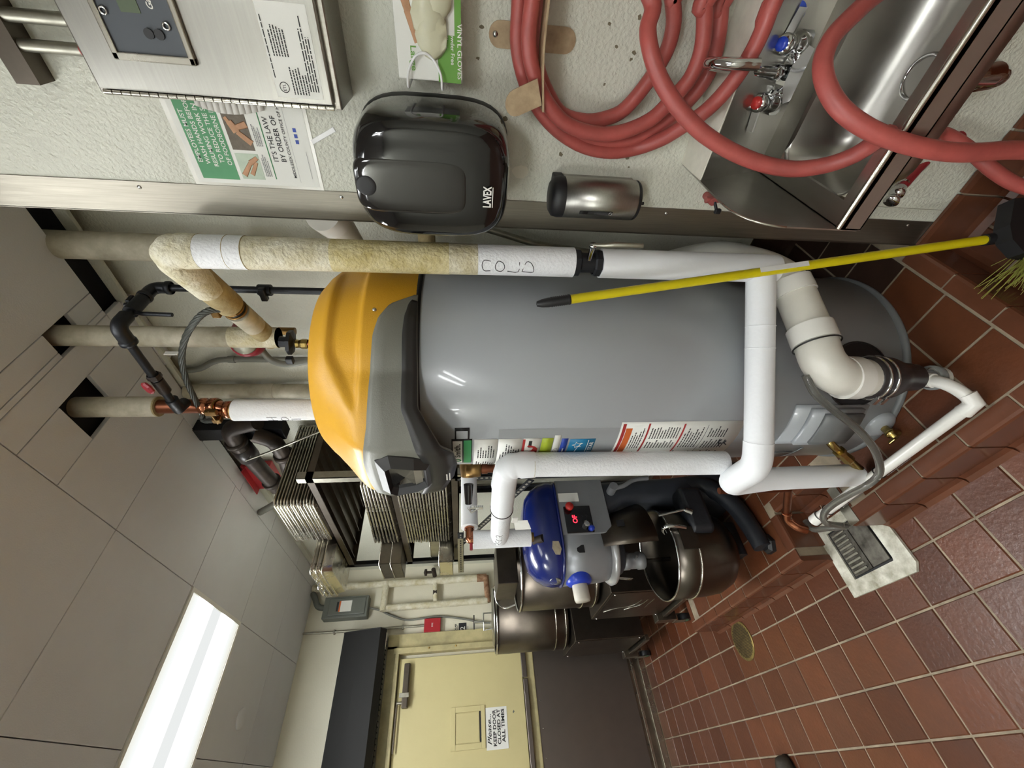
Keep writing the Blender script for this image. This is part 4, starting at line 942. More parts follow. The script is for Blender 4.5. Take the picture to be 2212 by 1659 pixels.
# brown paper collar / black duct from opening to coupling
MB().tube(smoothc([(-.80, .83, .33), (-.765, .785, .325), (-.735, .745, .30), (-.728, .735, .27)], 4), .040, 22).build('blower_outlet', RUBBER, t)

t = thing('condensate_pipe', 'thin white plastic drain pipe running along the plinth edge to the floor drain', 'pipe', (-1.0, .62, .18))
MB().tube(fillet([(-.733, .730, .222), (-.704, .690, .222), (-.700, .655, .205), (-.709, .620, .185), (-1.375, .618, .207)], .022, 6), .0165, 18).build('pipe', PVCW, t)
for pp in ([(-.733, .731, .223), (-.716, .708, .223)], [(-.70, .640, .196), (-.709, .617, .186), (-.745, .617, .186)], [(-1.345, .618, .206), (-1.385, .618, .2075)]): MB().tube(pp, .0203, 18).build('fitting', PVCW, t)
for x in (-1.05, -1.30, -1.345): MB().torus((x, .618, .196+(-.709-x)*.033-.009), (1, 0, 0), .0185, .0018, 18, 6).build('cable_tie', RUBBER, t)
q = MB(); lines(q, (-1.24, .6008, .190), XP, UP, .16, .010, 1, seed=31); lines(q, (-1.04, .6008, .184), XP, UP, .12, .010, 1, seed=33); q.build('pipe_print', INKG, t)
t = thing('clear_tube', 'clear flexible tube drooping past the brass fitting down to the drain pipe', 'tube', (-.95, .58, .35))
TCV = {'cable':[(-0.777, 1.071, 2.248), (-0.777, 1.061, 2.276), (-0.804, 1.055, 2.316), (-0.887, 1.07, 2.39), (-0.984, 1.081, 2.448), (-1.092, 1.093, 2.488), (-1.19, 1.096, 2.505), (-1.278, 1.094, 2.516), (-1.302, 1.084, 2.515)],'tubeclear':[(-0.751, 0.694, 0.578), (-0.778, 0.658, 0.528), (-0.815, 0.621, 0.455), (-0.862, 0.591, 0.391), (-0.928, 0.571, 0.331), (-0.968, 0.557, 0.318), (-1.015, 0.553, 0.323), (-1.074, 0.563, 0.318), (-1.173, 0.576, 0.305), (-1.232, 0.572, 0.301), (-1.28, 0.56, 0.267), (-1.282, 0.546, 0.194)],}['tubeclear']
MB().tube(smoothc([(-.72, .735, .60)]+TCV+[(-1.36, .575, .20), (-1.42, .60, .20), (-1.43, .64, .20)], 5), .0105, 14).build('tube', CLEAR, t)
t = thing('copper_drain', 'small copper pipe ending in a down-turned elbow above the plinth notch', 'pipe', (-1.38, .63, .25))
MB().tube([(-1.262, .688, .345), (-1.262, .690, .62)], .012, 14).build('upper_tube', COPPERD, t)
MB().tube([(-1.262, .690, .345), (-1.395, .658, .292)], .0135, 14).build('tube', COPPERD, t)
MB().tube(fillet([(-1.385, .660, .296), (-1.43, .648, .275), (-1.435, .615, .245), (-1.435, .605, .215)], .02), .0165, 16).torus((-1.393, .658, .292), (-1, -.2, -.3), .016, .003, 16, 6).build('elbow', COPPER, t)

# broom
t = thing('broom', 'broom with long yellow handle leaning against the white pipes', 'broom', (-.40, .93, 0))
b0, b1 = Vector((-.588, .880, 1.262)), Vector((-.405, .930, .150)); dr = (b0-b1).normalized()
MB().cyl(b1, b0, .0118, n=20).build('handle', YELB, t)
q = MB(); pr2 = [(0.0118, 0), (.0135, .002)]
for k in range(9): pr2 += [(.0138, .006+.0055*k), (.0122, .0085+.0055*k)]
pr2 += [(.0125, .058), (.0105, .075), (.0070, .088), (0, .090)]
q.lathe(pr2, b0, dr, n=20).build('end_grip', BLKMT, t)
q = MB(); q.add([b1+dr*.52+Vector((-.006, -.0112, 0)), b1+dr*.52+Vector((.010, -.0085, 0)), b1+dr*.66+Vector((.010, -.0085, 0)), b1+dr*.66+Vector((-.006, -.0112, 0))], [(0, 1, 2, 3)])
MB().prism([(-.007, 0), (.007, 0), (.007, .13), (-.007, .13)], b1+dr*.50+Vector((.0107, -.0058, 0)), Vector((.48, .88, 0)), dr, Vector((.88, -.48, 0)), .0008).build('torn_sticker', WHITEP, t)
MB().cyl(b1-dr*.05, b1+dr*.004, .0150, n=18).build('ferrule', BLKMT, t)
MB().prism([(-.02, .03), (.02, .03), (.055, .0), (.06, -.045), (-.10, -.045), (-.095, .0)], Vector((-.398, .925, .105)), Vector((-.60, -.80, 0)).normalized(), UP, Vector((.80, -.60, 0)), .035).build('head_block', BLKMT, t)
q = MB(); rnd = random.Random(3); ee = Vector((-.60, -.80, 0)); nn_ = Vector((.80, -.60, 0))
for k in range(330):
    s_ = rnd.uniform(-.09, .058); c0 = Vector((-.398, .925, .062))+ee*s_+nn_*rnd.uniform(.0, .034)
    if s_ > .0:
        f_ = rnd.random(); g_ = rnd.random()
        c1 = c0+ee*(.03+.02*f_)+Vector((0, 0, -.015+.02*g_)); c2 = c0+ee*(.06+.05*f_)+nn_*rnd.uniform(-.05, .05)+Vector((0, 0, -.05+.12*g_)); c2.z = max(c2.z, .006)
        if c2.x < -.50: c2.z = max(c2.z, .158); c1.z = max(c1.z, .12)
    else:
        c1 = c0+Vector((rnd.uniform(-.01, .01), rnd.uniform(-.01, .01), -.03)); c2 = c0+Vector((rnd.uniform(-.03, .03), rnd.uniform(-.03, .03), 0)); c2.z = .004
    q.tube([c0, c1, c2], [.0011, .001, .0007], 4, False)
o = q.build('bristles', BRIS, t); o['kind'] = 'stuff'

# ------------------------------------------------------------------ risers behind and above the heater
t = thing('insulated_riser', 'thick cream riser coming through the square ceiling hole above the heater', 'pipe', (-1.01, 1.225, 2.5))
MB().tube([(-1.010, 1.225, 2.20), (-1.010, 1.225, 3.14)], .036, 26).build('jacket', INSP, t)
MB().tube([(-1.010, 1.225, 2.20), (-1.010, 1.225, 2.36)], .0372, 26).build('wrapped_end', INSC, t)
t = thing('tank_inlet', 'black flange fitting and copper stub standing on the yellow heater top', 'fitting', (-1.0, 1.18, 2.0))
MB().cyl((-1.0, 1.18, 1.955), (-1.0, 1.18, 2.115), .0115, n=16).build('copper_stub', COPPER, t)
MB().lathe([(.016, 0), (.018, .006), (.018, .02), (.014, .03), (.016, .04)], (-1.0, 1.18, 2.085), n=8, smooth=False).build('brass_nut', BRASS, t)
MB().lathe([(.012, 0), (.016, .008), (.044, .014), (.044, .026), (.018, .032), (.020, .055)], (-1.0, 1.185, 2.125), (.1, .0, 1), n=8, smooth=False).box(-1.055, -1.03, 1.13, 1.15, 2.135, 2.16, bev=.003).build('flange', BLKM, t)
t = thing('recirculation_pump', 'red circulation pump with silver face plate between the risers', 'pump', (-1.15, 1.30, 2.38))
pd = Vector((.62, -.75, -.15)).normalized(); pc = Vector((-1.12, 1.33, 2.375))
MB().lathe([(0, -.05), (.052, -.05), (.058, -.02), (.058, .03), (.050, .045), (0, .045)], pc, pd, n=24).box(-1.16, -1.05, 1.32, 1.38, 2.33, 2.42, bev=.01).build('body', VALR, t)
MB().lathe([(0, .0455), (.045, .0455), (.047, .050), (.044, .054), (0, .054)], pc, pd, n=28).build('face_plate', GALV, t)
MB().lathe([(0, .054), (.012, .054), (.012, .060), (0, .060)], pc, pd, n=12).build('centre_screw', CHROME, t)
MB().tube([(-1.12, 1.40, 2.22), (-1.12, 1.40, 2.52)], .016, 14).build('pump_pipe', BRONZE, t)
t = thing('vent_riser', 'dusty wide cream pipe by the corner strip with a moulded elbow', 'pipe', (-.78, 1.42, 2.4))
MB().tube([(-.778, 1.42, 2.02), (-.778, 1.42, 3.14)], .046, 28).build('riser', INSP, t)
MB().tube(smoothc([(-.56, 1.25, 1.94), (-.60, 1.29, 1.93), (-.66, 1.31, 1.915), (-.73, 1.30, 1.89), (-.80, 1.29, 1.875), (-.84, 1.28, 1.87)], 4), .048, 26).build('elbow', PVC, t)
MB().tube([(-.548, 1.24, 1.945), (-.592, 1.283, 1.933)], .055, 26).build('socket', PVCW, t)
MB().torus((-.76, 1.295, 1.884), (-1, 0, -.2), .050, .004, 26, 8).build('green_ring', GREENW, t)
MB().tube([(-.868, 1.468, .93), (-.868, 1.468, 1.85)], .046, 26).build('lower_riser', PVC, t)
t = thing('insulated_stub', 'short brown insulated pipe stub behind the cold pipe and corner strip', 'pipe', (-.6, 1.35, 1.68))
MB().tube([(-.66, 1.30, 1.655), (-.50, 1.30, 1.655)], .028, 20).build('jacket', INSY, t)
t = thing('grey_tubing', 'pale grey plastic tube slanting across the wall behind the cold pipe', 'tube', (-.62, 1.40, 1.5))
MB().tube([(-.60, 1.40, 1.64), (-.70, 1.40, 1.28), (-.74, 1.40, .95)], .012, 12).build('tube', GALV, t)

t = thing('hot_water_riser', 'riser with bare copper section and white jacket marked HOT on the tank', 'pipe', (-1.25, 1.11, 2.4))
MB().tube([(-1.250, 1.110, 2.660), (-1.250, 1.110, 3.14)], .0375, 26).build('upper_jacket', INSP, t)
MB().cyl((-1.250, 1.110, 2.655), (-1.250, 1.110, 2.662), .0375, n=26).build('frayed_end', INSY, t)
MB().tube([(-1.250, 1.110, 2.50), (-1.250, 1.110, 2.665)], .0265, 24).build('copper_pipe', COPPERD, t)
MB().lathe([(.026, 0), (.031, .003), (.031, .022), (.026, .026), (.026, .035), (.031, .039), (.031, .055), (.0265, .06)], (-1.250, 1.110, 2.455), n=26).build('copper_coupling', COPPER, t)
MB().tube([(-1.252, 1.108, 2.46), (-1.262, 1.098, 2.42), (-1.264, 1.096, 2.40)], [.0265, .028, .026], 24).lathe([(.026, 0), (.033, .004), (.033, .022), (.026, .026)], (-1.260, 1.100, 2.405), n=26).build('copper_offset', COPPER, t)
MB().tube([(-1.262, 1.098, 2.03), (-1.262, 1.098, 2.395)], .0405, 28).build('white_jacket', INSW, t)
MB().cyl((-1.262, 1.098, 2.394), (-1.262, 1.098, 2.40), .0385, n=26).build('end_ring', BRONZE, t)
hp = lambda x, y: Vector((-1.262+.0412*math.cos(math.atan2(-.99, .14)-.35+y/.0412), 1.098+.0412*math.sin(math.atan2(-.99, .14)-.35+y/.0412), 2.27-x))
stroke(t, 'pen_lettering', [[(0, .012), (.036, .012)], [(.018, .012), (.020, -.008)], [(0, -.010), (.034, -.010)], [(.050, .0), (.056, .012), (.068, .012), (.076, -.002), (.066, -.012), (.052, -.008), (.050, .0)], [(.086, .014), (.086, -.014)], [(.086, 0), (.12, 0)]], hp)
q = MB(); q.box(-1.295, -1.275, 1.06, 1.085, 2.44, 2.47, bev=.003).box(-1.245, -1.225, 1.055, 1.075, 2.435, 2.475, bev=.003).torus((-1.255, 1.102, 2.455), (0, .1, 1), .034, .004, 22, 6)
q.cyl((-1.30, 1.065, 2.456), (-1.22, 1.06, 2.456), .004, n=8); q.build('bonding_clamp', BRONZE, t)
t = thing('bonding_cable', 'thick stranded cable looping between the stained pipe and copper riser', 'cable', (-1.0, 1.08, 2.4))
cb_ = {'cable':[(-0.777, 1.071, 2.248), (-0.777, 1.061, 2.276), (-0.804, 1.055, 2.316), (-0.887, 1.07, 2.39), (-0.984, 1.081, 2.448), (-1.092, 1.093, 2.488), (-1.19, 1.096, 2.505), (-1.278, 1.094, 2.516), (-1.302, 1.084, 2.515)],'tubeclear':[(-0.751, 0.694, 0.578), (-0.778, 0.658, 0.528), (-0.815, 0.621, 0.455), (-0.862, 0.591, 0.391), (-0.928, 0.571, 0.331), (-0.968, 0.557, 0.318), (-1.015, 0.553, 0.323), (-1.074, 0.563, 0.318), (-1.173, 0.576, 0.305), (-1.232, 0.572, 0.301), (-1.28, 0.56, 0.267), (-1.282, 0.546, 0.194)],}['cable']
q = MB(); cc = smoothc(cb_+[(-1.285, 1.068, 2.46)], 8)
for s_ in range(5):
    pts = []
    for i in range(len(cc)):
        T_ = (cc[min(i+1, len(cc)-1)]-cc[max(i-1, 0)]).normalized(); n1 = T_.cross(Vector((0, 1, 0))).normalized(); n2 = T_.cross(n1); a_ = i*.45+s_*2*PI/5
        pts.append(cc[i]+(n1*math.cos(a_)+n2*math.sin(a_))*.0052)
    q.tube(pts, .0048, 7)
q.build('strands', CABLE, t)
t = thing('gas_pipe', 'black iron pipe with elbows and lever valve rising beside the heater top', 'pipe', (-.82, 1.25, 2.3))
zt = 2.535; gx, gy = -.826, 1.25; g2 = (-.826, 1.045)
def ell(p, d, mat=None): pass
MB().tube([(gx, gy, 1.945), (gx, gy, zt-.03)], .0115, 18).build('vertical', BLKM, t)
MB().tube(fillet([(gx, gy, zt-.05), (gx, gy, zt), (gx, gy-.05, zt)], .03), .0185, 18).lathe([(.019, 0), (.022, .003), (.022, .014), (.019, .017)], (gx, gy, zt-.055), n=18).lathe([(.019, 0), (.022, .003), (.022, .012), (.019, .015)], (gx, gy-.045, zt), (0, -1, 0), n=18).build('elbow', BLKM, t)
MB().tube([(gx, gy-.04, zt), (gx, g2[1]+.03, zt)], .0125, 18).build('horizontal', BLKM, t)
MB().tube([(gx, 1.185, zt), (gx, 1.115, zt)], .020, 12).cyl((gx, 1.15, zt), (gx+.0, 1.15, zt+.032), .008, n=10).build('valve_body', BLKM, t)
MB().box(gx-.012, gx+.014, 1.155, 1.185, zt+.018, zt+.03, bev=.002).tube([(gx+.0, 1.12, zt+.0), (gx-.005, 1.115, zt-.03), (gx-.005, 1.112, zt-.115)], .0065, 10).build('valve_lever', BLKM, t)
MB().tube(fillet([(gx, g2[1]+.05, zt), (gx, g2[1], zt), (gx-.055, g2[1], zt)], .03), .0205, 18).lathe([(.02, 0), (.0235, .003), (.0235, .014), (.02, .017)], (gx-.05, g2[1], zt), (-1, 0, 0), n=18).build('elbow', BLKM, t)
MB().tube([(gx-.05, g2[1], zt), (-1.16, g2[1]-.004, zt)], .0125, 18).build('branch', BLKM, t)
MB().tube([(-1.045, g2[1], zt), (-1.10, g2[1], zt)], .018, 10).lathe([(.018, 0), (.021, .004), (.021, .016), (.018, .02)], (-1.02, g2[1], zt), (-1, 0, 0), n=8, smooth=False).build('drip_valve', CIRON, t)
MB().lathe([(0, 0), (.022, 0), (.024, .006), (.020, .012), (0, .012)], (-1.06, g2[1]-.018, zt+.02), (0, -.9, .5), n=7, smooth=False).build('red_hand_wheel', VALR, t)
MB().tube([(-1.14, g2[1], zt), (-1.19, g2[1]-.0, zt), (-1.20, g2[1]+.04, zt)], .0195, 16).build('tee', BLKM, t)
MB().cyl((gx, gy, 2.175), (gx, gy, 2.215), .019, n=10).box(gx-.026, gx+.02, gy-.03, gy-.01, 2.185, 2.205, bev=.003).build('union', BLKM, t)
# thin dusty pipe, conduit on the back wall
t = thing('dusty_pipe', 'slim dusty cream pipe running up the back wall beside the copper riser', 'pipe', (-1.58, 1.5, 2.4))
MB().tube([(-1.580, 1.50, 1.7), (-1.580, 1.50, 2.875)], .036, 22).tube([(-1.580, 1.50, 2.47), (-1.580, 1.50, 2.52)], .0375, 22).build('jacket', INSP, t)
t = thing('grey_conduit', 'bent grey conduit clipped to the back wall behind the cable loop', 'conduit', (-1.40, 1.53, 2.4))
MB().tube(smoothc([(-1.40, 1.535, 1.9), (-1.40, 1.535, 2.35), (-1.40, 1.535, 2.62), (-1.415, 1.535, 2.70), (-1.46, 1.535, 2.78), (-1.475, 1.535, 2.86)], 5), .014, 14).tube([(-1.40, 1.535, 2.60), (-1.40, 1.535, 2.63)], .017, 14).build('tube', FLEX, t)
t = thing('flex_whip', 'grey flexible conduit curving from the red pump down to the heater', 'conduit', (-1.1, 1.33, 2.3))
MB().tube(smoothc([(-1.14, 1.35, 2.36), (-1.20, 1.32, 2.32), (-1.21, 1.30, 2.26), (-1.17, 1.27, 2.17), (-1.10, 1.22, 2.08), (-1.05, 1.19, 1.96)], 5), .013, 14).build('whip', FLEX, t)
t = thing('wall_sticker', 'tiny white printed label stuck beside the cream riser', 'label', (-1.07, 1.20, 2.58))
MB().box(-1.066, -1.062, 1.19, 1.205, 2.545, 2.59).build('sticker', PAPER, t)

# black column, cast iron drain with trap, red steel
t = thing('black_post', 'square black steel post dropping through a cut in the ceiling', 'post', (-1.795, 1.42, 2.5))
MB().box(-1.840, -1.752, 1.395, 1.465, 2.46, 3.12, bev=.003).build('post', BLKM, t)
t = thing('cast_iron_drain', 'heavy brown cast iron drain loop under the ceiling behind the trays', 'pipe', (-2.0, 1.42, 2.65))
MB().tube(fillet([(-1.60, 1.32, 2.50), (-1.66, 1.33, 2.655), (-1.80, 1.34, 2.665), (-2.28, 1.37, 2.63)], .06, 6), .040, 22).build('upper_run', CIRON, t)
MB().tube(fillet([(-2.18, 1.365, 2.64), (-2.30, 1.37, 2.62), (-2.26, 1.36, 2.53), (-1.95, 1.36, 2.49), (-1.80, 1.36, 2.50), (-1.75, 1.36, 2.58)], .05, 6), .038, 22).build('trap_loop', CIRON, t)
for (p, ax_) in (((-1.78, 1.34, 2.665), (-1, .05, -.05)), ((-2.20, 1.366, 2.636), (-1, .05, -.05)), ((-1.93, 1.36, 2.49), (-1, 0, 0))):
    MB().lathe([(.040, -.014), (.050, -.012), (.050, .012), (.040, .014)], p, ax_, n=22).build('hub', CIRON, t)
MB().lathe([(.040, -.05), (.050, -.046), (.050, .046), (.040, .05)], (-1.88, 1.348, 2.66), (-1, .05, -.05), n=22).build('rubber_sleeve', RUBG, t)
MB().tube([(-1.90, 1.305, 2.66), (-1.80, 1.30, 2.48), (-1.62, 1.28, 2.2)], .005, 8).build('hanger_rod', GALV, t)
t = thing('red_beam', 'short red painted steel beam below the ceiling edge behind the trays', 'beam', (-2.4, 1.5, 2.78))
MB().box(-2.50, -2.24, 1.50, 1.54, 2.70, 2.87, bev=.002).box(-2.50, -2.24, 1.46, 1.50, 2.845, 2.85).build('beam', REDB, t)
t = thing('flex_duct', 'curved grey flexible duct tucked between ceiling and tray rack', 'duct', (-2.65, 1.45, 2.7))
MB().tube(smoothc([(-2.66, 1.42, 2.87), (-2.58, 1.43, 2.76), (-2.48, 1.42, 2.66), (-2.45, 1.40, 2.55)], 5), .022, 16).build('duct', FLEX, t)

# ------------------------------------------------------------------ rack with sheet pans
rk = thing('shelving_unit', 'steel shelving rack along the back wall loaded with sheet pans', 'shelf', (-2.3, 1.32, PT))
RX0, RX1, RY0, RY1 = -2.66, -1.645, 1.03, 1.545
def angle(mb, x, y, z0, z1, sx, sy, w_=.036):
    mb.box(min(x, x+sx*w_), max(x, x+sx*w_), min(y, y+sy*.003), max(y, y+sy*.003), z0, z1)
    mb.box(min(x, x+sx*.003), max(x, x+sx*.003), min(y, y+sy*w_), max(y, y+sy*w_), z0, z1)
for (x, y, sx, sy, zt_) in ((RX1, RY0, -1, 1, 2.265), (RX0, RY0, 1, 1, 2.226), (RX1, RY1, -1, -1, 2.265), (RX0, RY1, 1, -1, 2.226)):
    q = MB(); angle(q, x, y, 1.55 if x == RX1 and y == RY0 else (1.34 if y == RY0 else PT), zt_, sx, sy); q.build('post', GALV if (x == RX1 and y == RY0) else RACKM, rk)
q = MB(); angle(q, RX1-.02, RY0, PT, 1.575, -1, 1)
po = q.build('slotted_post', RACKM, rk)
hm = M('slot_light', '9f9c90', .7)
q = MB()
for k in range(58):
    z = .20+.0235*k; q.box(RX1-.041, RX1-.033, RY0-.0008, RY0, z, z+.012); q.box(RX1-.0205, RX1-.0195, RY0+.016, RY0+.022, z, z+.012)
so_ = q.build('slots', hm, po); so_['kind'] = 'stuff'
shz = (2.228, 1.882, 1.596)
for z in shz:
    q = MB(); q.box(RX0, RX1, RY0, RY0+.004, z-.032, z).box(RX0, RX1, RY1-.004, RY1, z-.032, z).box(RX0, RX0+.004, RY0, RY1, z-.032, z).box(RX1-.004, RX1, RY0, RY1, z-.032, z)
    q.box(RX0, RX1, RY0, RY1, z-.003, z)
    for k in range(5): q.box(RX0+.02, RX1-.02, RY0+.05+.085*k, RY0+.058+.085*k, z-.022, z-.003)
    q.build('shelf_board', RACKB, rk)
# struts hanging between shelves
for (A, B) in (((-1.70, 1.023, 1.215), (-2.44, 1.023, 1.575)), ((-2.4, 1.53, .9), (-1.70, 1.53, 1.55))):
    A, B = Vector(A), Vector(B); d_ = (B-A); L_ = d_.length; e_ = d_.normalized(); f_ = Vector((0, 1, 0)); u_ = e_.cross(f_)
    bo_ = MB().prism([(0, -.017), (L_, -.017), (L_, .017), (0, .017)], A, e_, u_, f_, .003).build('slotted_brace', RACKM, rk)
    q = MB()
    for k in range(int(L_/.026)): q.prism([(.01+.026*k, -.006), (.024+.026*k, -.006), (.024+.026*k, .006), (.01+.026*k, .006)], A-f_*.001, e_, u_, f_, .001)
    so_ = q.build('slots', hm, bo_); so_['kind'] = 'stuff'
q = MB(); q.cyl((-1.70, 1.53, 1.56), (-2.6, 1.53, 1.2), .004, n=8); q.build('tie_rod', RACKM, rk)

def pan_mesh(L_, W_, H_=.025, name='pan'):
    """open sheet pan: rolled rim, sloping walls, flat floor"""
    q = MB(); r_ = .028
    def rr_(l, w_, rad): return rrect(-l/2, l/2, -w_/2, w_/2, rad, 3)
    rg = [(rr_(L_-.002, W_-.002, r_), H_-.0085), (rr_(L_, W_, r_), H_-.004), (rr_(L_-.002, W_-.002, r_), H_), (rr_(L_-.010, W_-.010, r_), H_), (rr_(L_-.016, W_-.016, r_), H_-.004), (rr_(L_-.035, W_-.035, r_), .0015), (rr_(L_-.05, W_-.05, r_), .0012),
          ]
    n_ = len(rg[0][0]); vs = [(p[0], p[1], z) for g_, z in rg for p in g_]
    fs = [(i*n_+k, i*n_+(k+1) % n_, (i+1)*n_+(k+1) % n_, (i+1)*n_+k) for i in range(len(rg)-1) for k in range(n_)]
    fs.append(tuple((len(rg)-1)*n_+k for k in range(n_)))
    b0_ = [(rr_(L_-.036, W_-.036, r_), 0.)]
    o_ = len(vs); vs += [(p[0], p[1], 0.0) for p in b0_[0][0]]; vs += [(p[0], p[1], H_-.0085) for p in rr_(L_-.018, W_-.018, r_)]
    fs += [(o_+k, o_+(k+1) % n_, o_+n_+(k+1) % n_, o_+n_+k) for k in range(n_)]+[(o_+n_+k, o_+n_+(k+1) % n_, (k+1) % n_, k) for k in range(n_)]+[tuple(o_+k for k in range(n_-1, -1, -1))]
    q.add(vs, fs, True); me = q.mesh(name, ALU)
    bm = bmesh.new(); bm.from_mesh(me); bmesh.ops.recalc_face_normals(bm, faces=bm.faces[:]); bm.to_mesh(me); bm.free()
    for p in me.polygons: p.use_smooth = len(p.vertices) == 4
    return me
ORD = ['bottom', 'second from bottom', 'third from bottom', 'fourth from bottom', 'fifth from bottom', 'sixth from bottom', 'seventh from bottom', 'eighth from bottom', 'ninth from bottom', 'tenth from bottom', 'eleventh from bottom', 'twelfth from bottom', 'thirteenth from bottom', 'fourteenth from bottom', 'fifteenth from bottom', 'sixteenth from bottom', 'seventeenth from bottom']
rnd = random.Random(4)
def stack(me, n_, cx, cy, z0, dz, where, group, tilt=0, ly=0.):
    for k in range(n_):
        o = bpy.data.objects.new('sheet_pan', me); col.objects.link(o)
        o.location = (cx+rnd.uniform(-.003, .003), cy+rnd.uniform(-.003, .003), z0+dz*k); o.rotation_euler = (ly, tilt*k/n_, rnd.uniform(-.006, .006))
        w_ = 'topmost' if k == n_-1 else ORD[k]
        tag(o, 'aluminium sheet pan %s, %s of the stack' % (where, w_), 'tray', group)
pm1 = pan_mesh(.42, .49); pm2 = pan_mesh(.66, .49)
stack(pm1, 13, -2.07, 1.275, 2.2295, .0146, 'on the top shelf', 'sheet pans stacked on the top shelf')
stack(pm2, 8, -2.03, 1.275, 1.884, .0160, 'on the middle shelf', 'sheet pans stacked on the middle shelf', tilt=.05)
stack(pm2, 17, -2.03, 1.270, 1.598, .0142, 'on the lowest loaded shelf', 'sheet pans stacked on the lowest loaded shelf')
# big roasting lids / pans overhanging at the far end of the top shelf
lid = pan_mesh(.40, .62, .050, 'pan_body')
for k in range(3):
    t = thing('roasting_pan', ['lowest', 'middle', 'uppermost'][k]+' large steel pan with loop handle overhanging the far end of the top shelf', 'pan', (-2.49, 1.18, 2.2295+.028*k), 'roasting pans at the far end of the top shelf')
    o = bpy.data.objects.new('pan_body', lid); col.objects.link(o); o.parent = t; o.location = (0, 0, 0)
    if k == 2: MB().tube(smoothc([(-2.55, .872, 2.318), (-2.55, .845, 2.315), (-2.53, .835, 2.313), (-2.45, .835, 2.313), (-2.43, .845, 2.315), (-2.43, .872, 2.318)], 4), .004, 8).build('loop_handle', CHROME, t)
def looseP(name, x0, x1, y0, y1, z0, z1, lab, cat, mat=ALUD, grp=None):
    t = thing(name, lab, cat, ((x0+x1)/2, (y0+y1)/2, z0), grp)
    q = MB(); q.box(x0, x1, y0, y0+.002, z0, z1).box(x0, x1, y1-.002, y1, z0, z1).box(x0, x0+.002, y0, y1, z0, z1).box(x1-.002, x1, y0, y1, z0, z1).box(x0, x1, y0, y1, z0, z0+.002)
    q.build('body', mat, t)
    MB().tube([(x0, y0, z1), (x1, y0, z1), (x1, y1, z1), (x0, y1, z1), (x0, y0, z1)], .0035, 6, False).build('rim', ALU, t); return t
looseP('bread_pan', -2.60, -2.38, .93, 1.45, 1.884, 1.942, 'lower of two long dark steel pans beyond the middle shelf stack', 'pan', grp='long dark pans on the middle shelf')
looseP('bread_pan', -2.60, -2.38, .93, 1.45, 1.945, 2.003, 'upper of two long dark steel pans beyond the middle shelf stack', 'pan', grp='long dark pans on the middle shelf')
looseP('steam_pan', -2.60, -2.40, .93, 1.45, 1.598, 1.675, 'narrow steel pan beyond the lowest stack of sheet pans', 'pan', ALU)
looseP('baking_frame', -2.62, -2.39, 1.05, 1.45, 1.678, 1.735, 'tan steel pan resting above the narrow pan on the lowest shelf', 'pan', GALV)
for k in range(2):
    t = thing('slotted_bar', ['front', 'rear'][k]+' of two loose perforated steel bars lying below the lowest pans', 'bar', (-2.55, 1.06, 1.55), 'loose perforated bars under the pan rack')
    y_ = .955+.033*k; MB().box(-2.64, -2.16, y_, y_+.003, 1.535, 1.568).box(-2.64, -2.16, y_, y_+.025, 1.535, 1.538).build('bar', GALV if k == 0 else RACKM, t)
    q = MB()
    for j in range(16): q.box(-2.63+.029*j, -2.614+.029*j, y_-.0008, y_, 1.548, 1.556)
    o = q.build('slots', RACKM if k == 0 else hm, t); o['kind'] = 'stuff'

# ------------------------------------------------------------------ planetary mixer
MXM = Matrix.Translation((-1.965, .765, 0)) @ Matrix.Rotation(R(-3), 4, 'Z')
mx = thing('stand_mixer', 'large planetary mixer with navy blue cap and steel bowl on the plinth', 'mixer', (-1.95, .76, PT))
def mb_(q, name, mat, par=None): q.xf(MXM); return q.build(name, mat, par or mx)
# local frame: bowl axis at origin, front = -Y, column behind at y .42
def loft(rings, mat, name, smooth=True):
    n_ = len(rings[0]); vs = [p for r_ in rings for p in r_]
    fs = [(i*n_+k, i*n_+(k+1) % n_, (i+1)*n_+(k+1) % n_, (i+1)*n_+k) for i in range(len(rings)-1) for k in range(n_)]+[tuple(range(n_-1, -1, -1)), tuple((len(rings)-1)*n_+k for k in range(n_))]
    return mb_(MB().add(vs, fs, smooth), name, mat)
def stadium(w_, y0, y1, z, n=14, rb=.05):
    """rounded nose at y0 (radius w), squarer back at y1"""
    o = []
    for k in range(n+1): t_ = PI+PI*k/n; o.append((w_*math.cos(t_), y0+w_+w_*math.sin(t_)*1.0, z))
    for k in range(6): t_ = PI/2*k/5; o.append((w_-rb+rb*math.cos(t_), y1-rb+rb*math.sin(t_), z))
    for k in range(6): t_ = PI/2+PI/2*k/5; o.append((-w_+rb+rb*math.cos(t_), y1-rb+rb*math.sin(t_), z))
    return o
loft([stadium(.150, -.130, .315, 1.085), stadium(.157, -.137, .32, 1.10), stadium(.158, -.138, .32, 1.13), stadium(.152, -.128, .31, 1.17), stadium(.135, -.105, .29, 1.205), stadium(.105, -.070, .26, 1.232), stadium(.055, -.01, .20, 1.246)], MIXB, 'top_cap')
loft([stadium(.159, -.139, .321, 1.083), stadium(.1615, -.1415, .323, 1.088), stadium(.159, -.139, .321, 1.093)], MIXB, 'cap_lip')
loft([stadium(.126, -.122, .315, .855), stadium(.134, -.130, .315, .90), stadium(.140, -.134, .315, .98), stadium(.147, -.136, .315, 1.085)], MIXG, 'head')
mb_(MB().lathe([(.0, .820), (.128, .820), (.143, .828), (.146, .842), (.134, .856), (.120, .860)], (0, 0, 0), n=44), 'head_ring', M('ring_grey', 'a8a9aa', .3, .4))
mb_(MB().lathe([(.0, .775), (.085, .778), (.100, .79), (.112, .82)], (0, 0, 0), n=36), 'planetary_housing', MIXD)
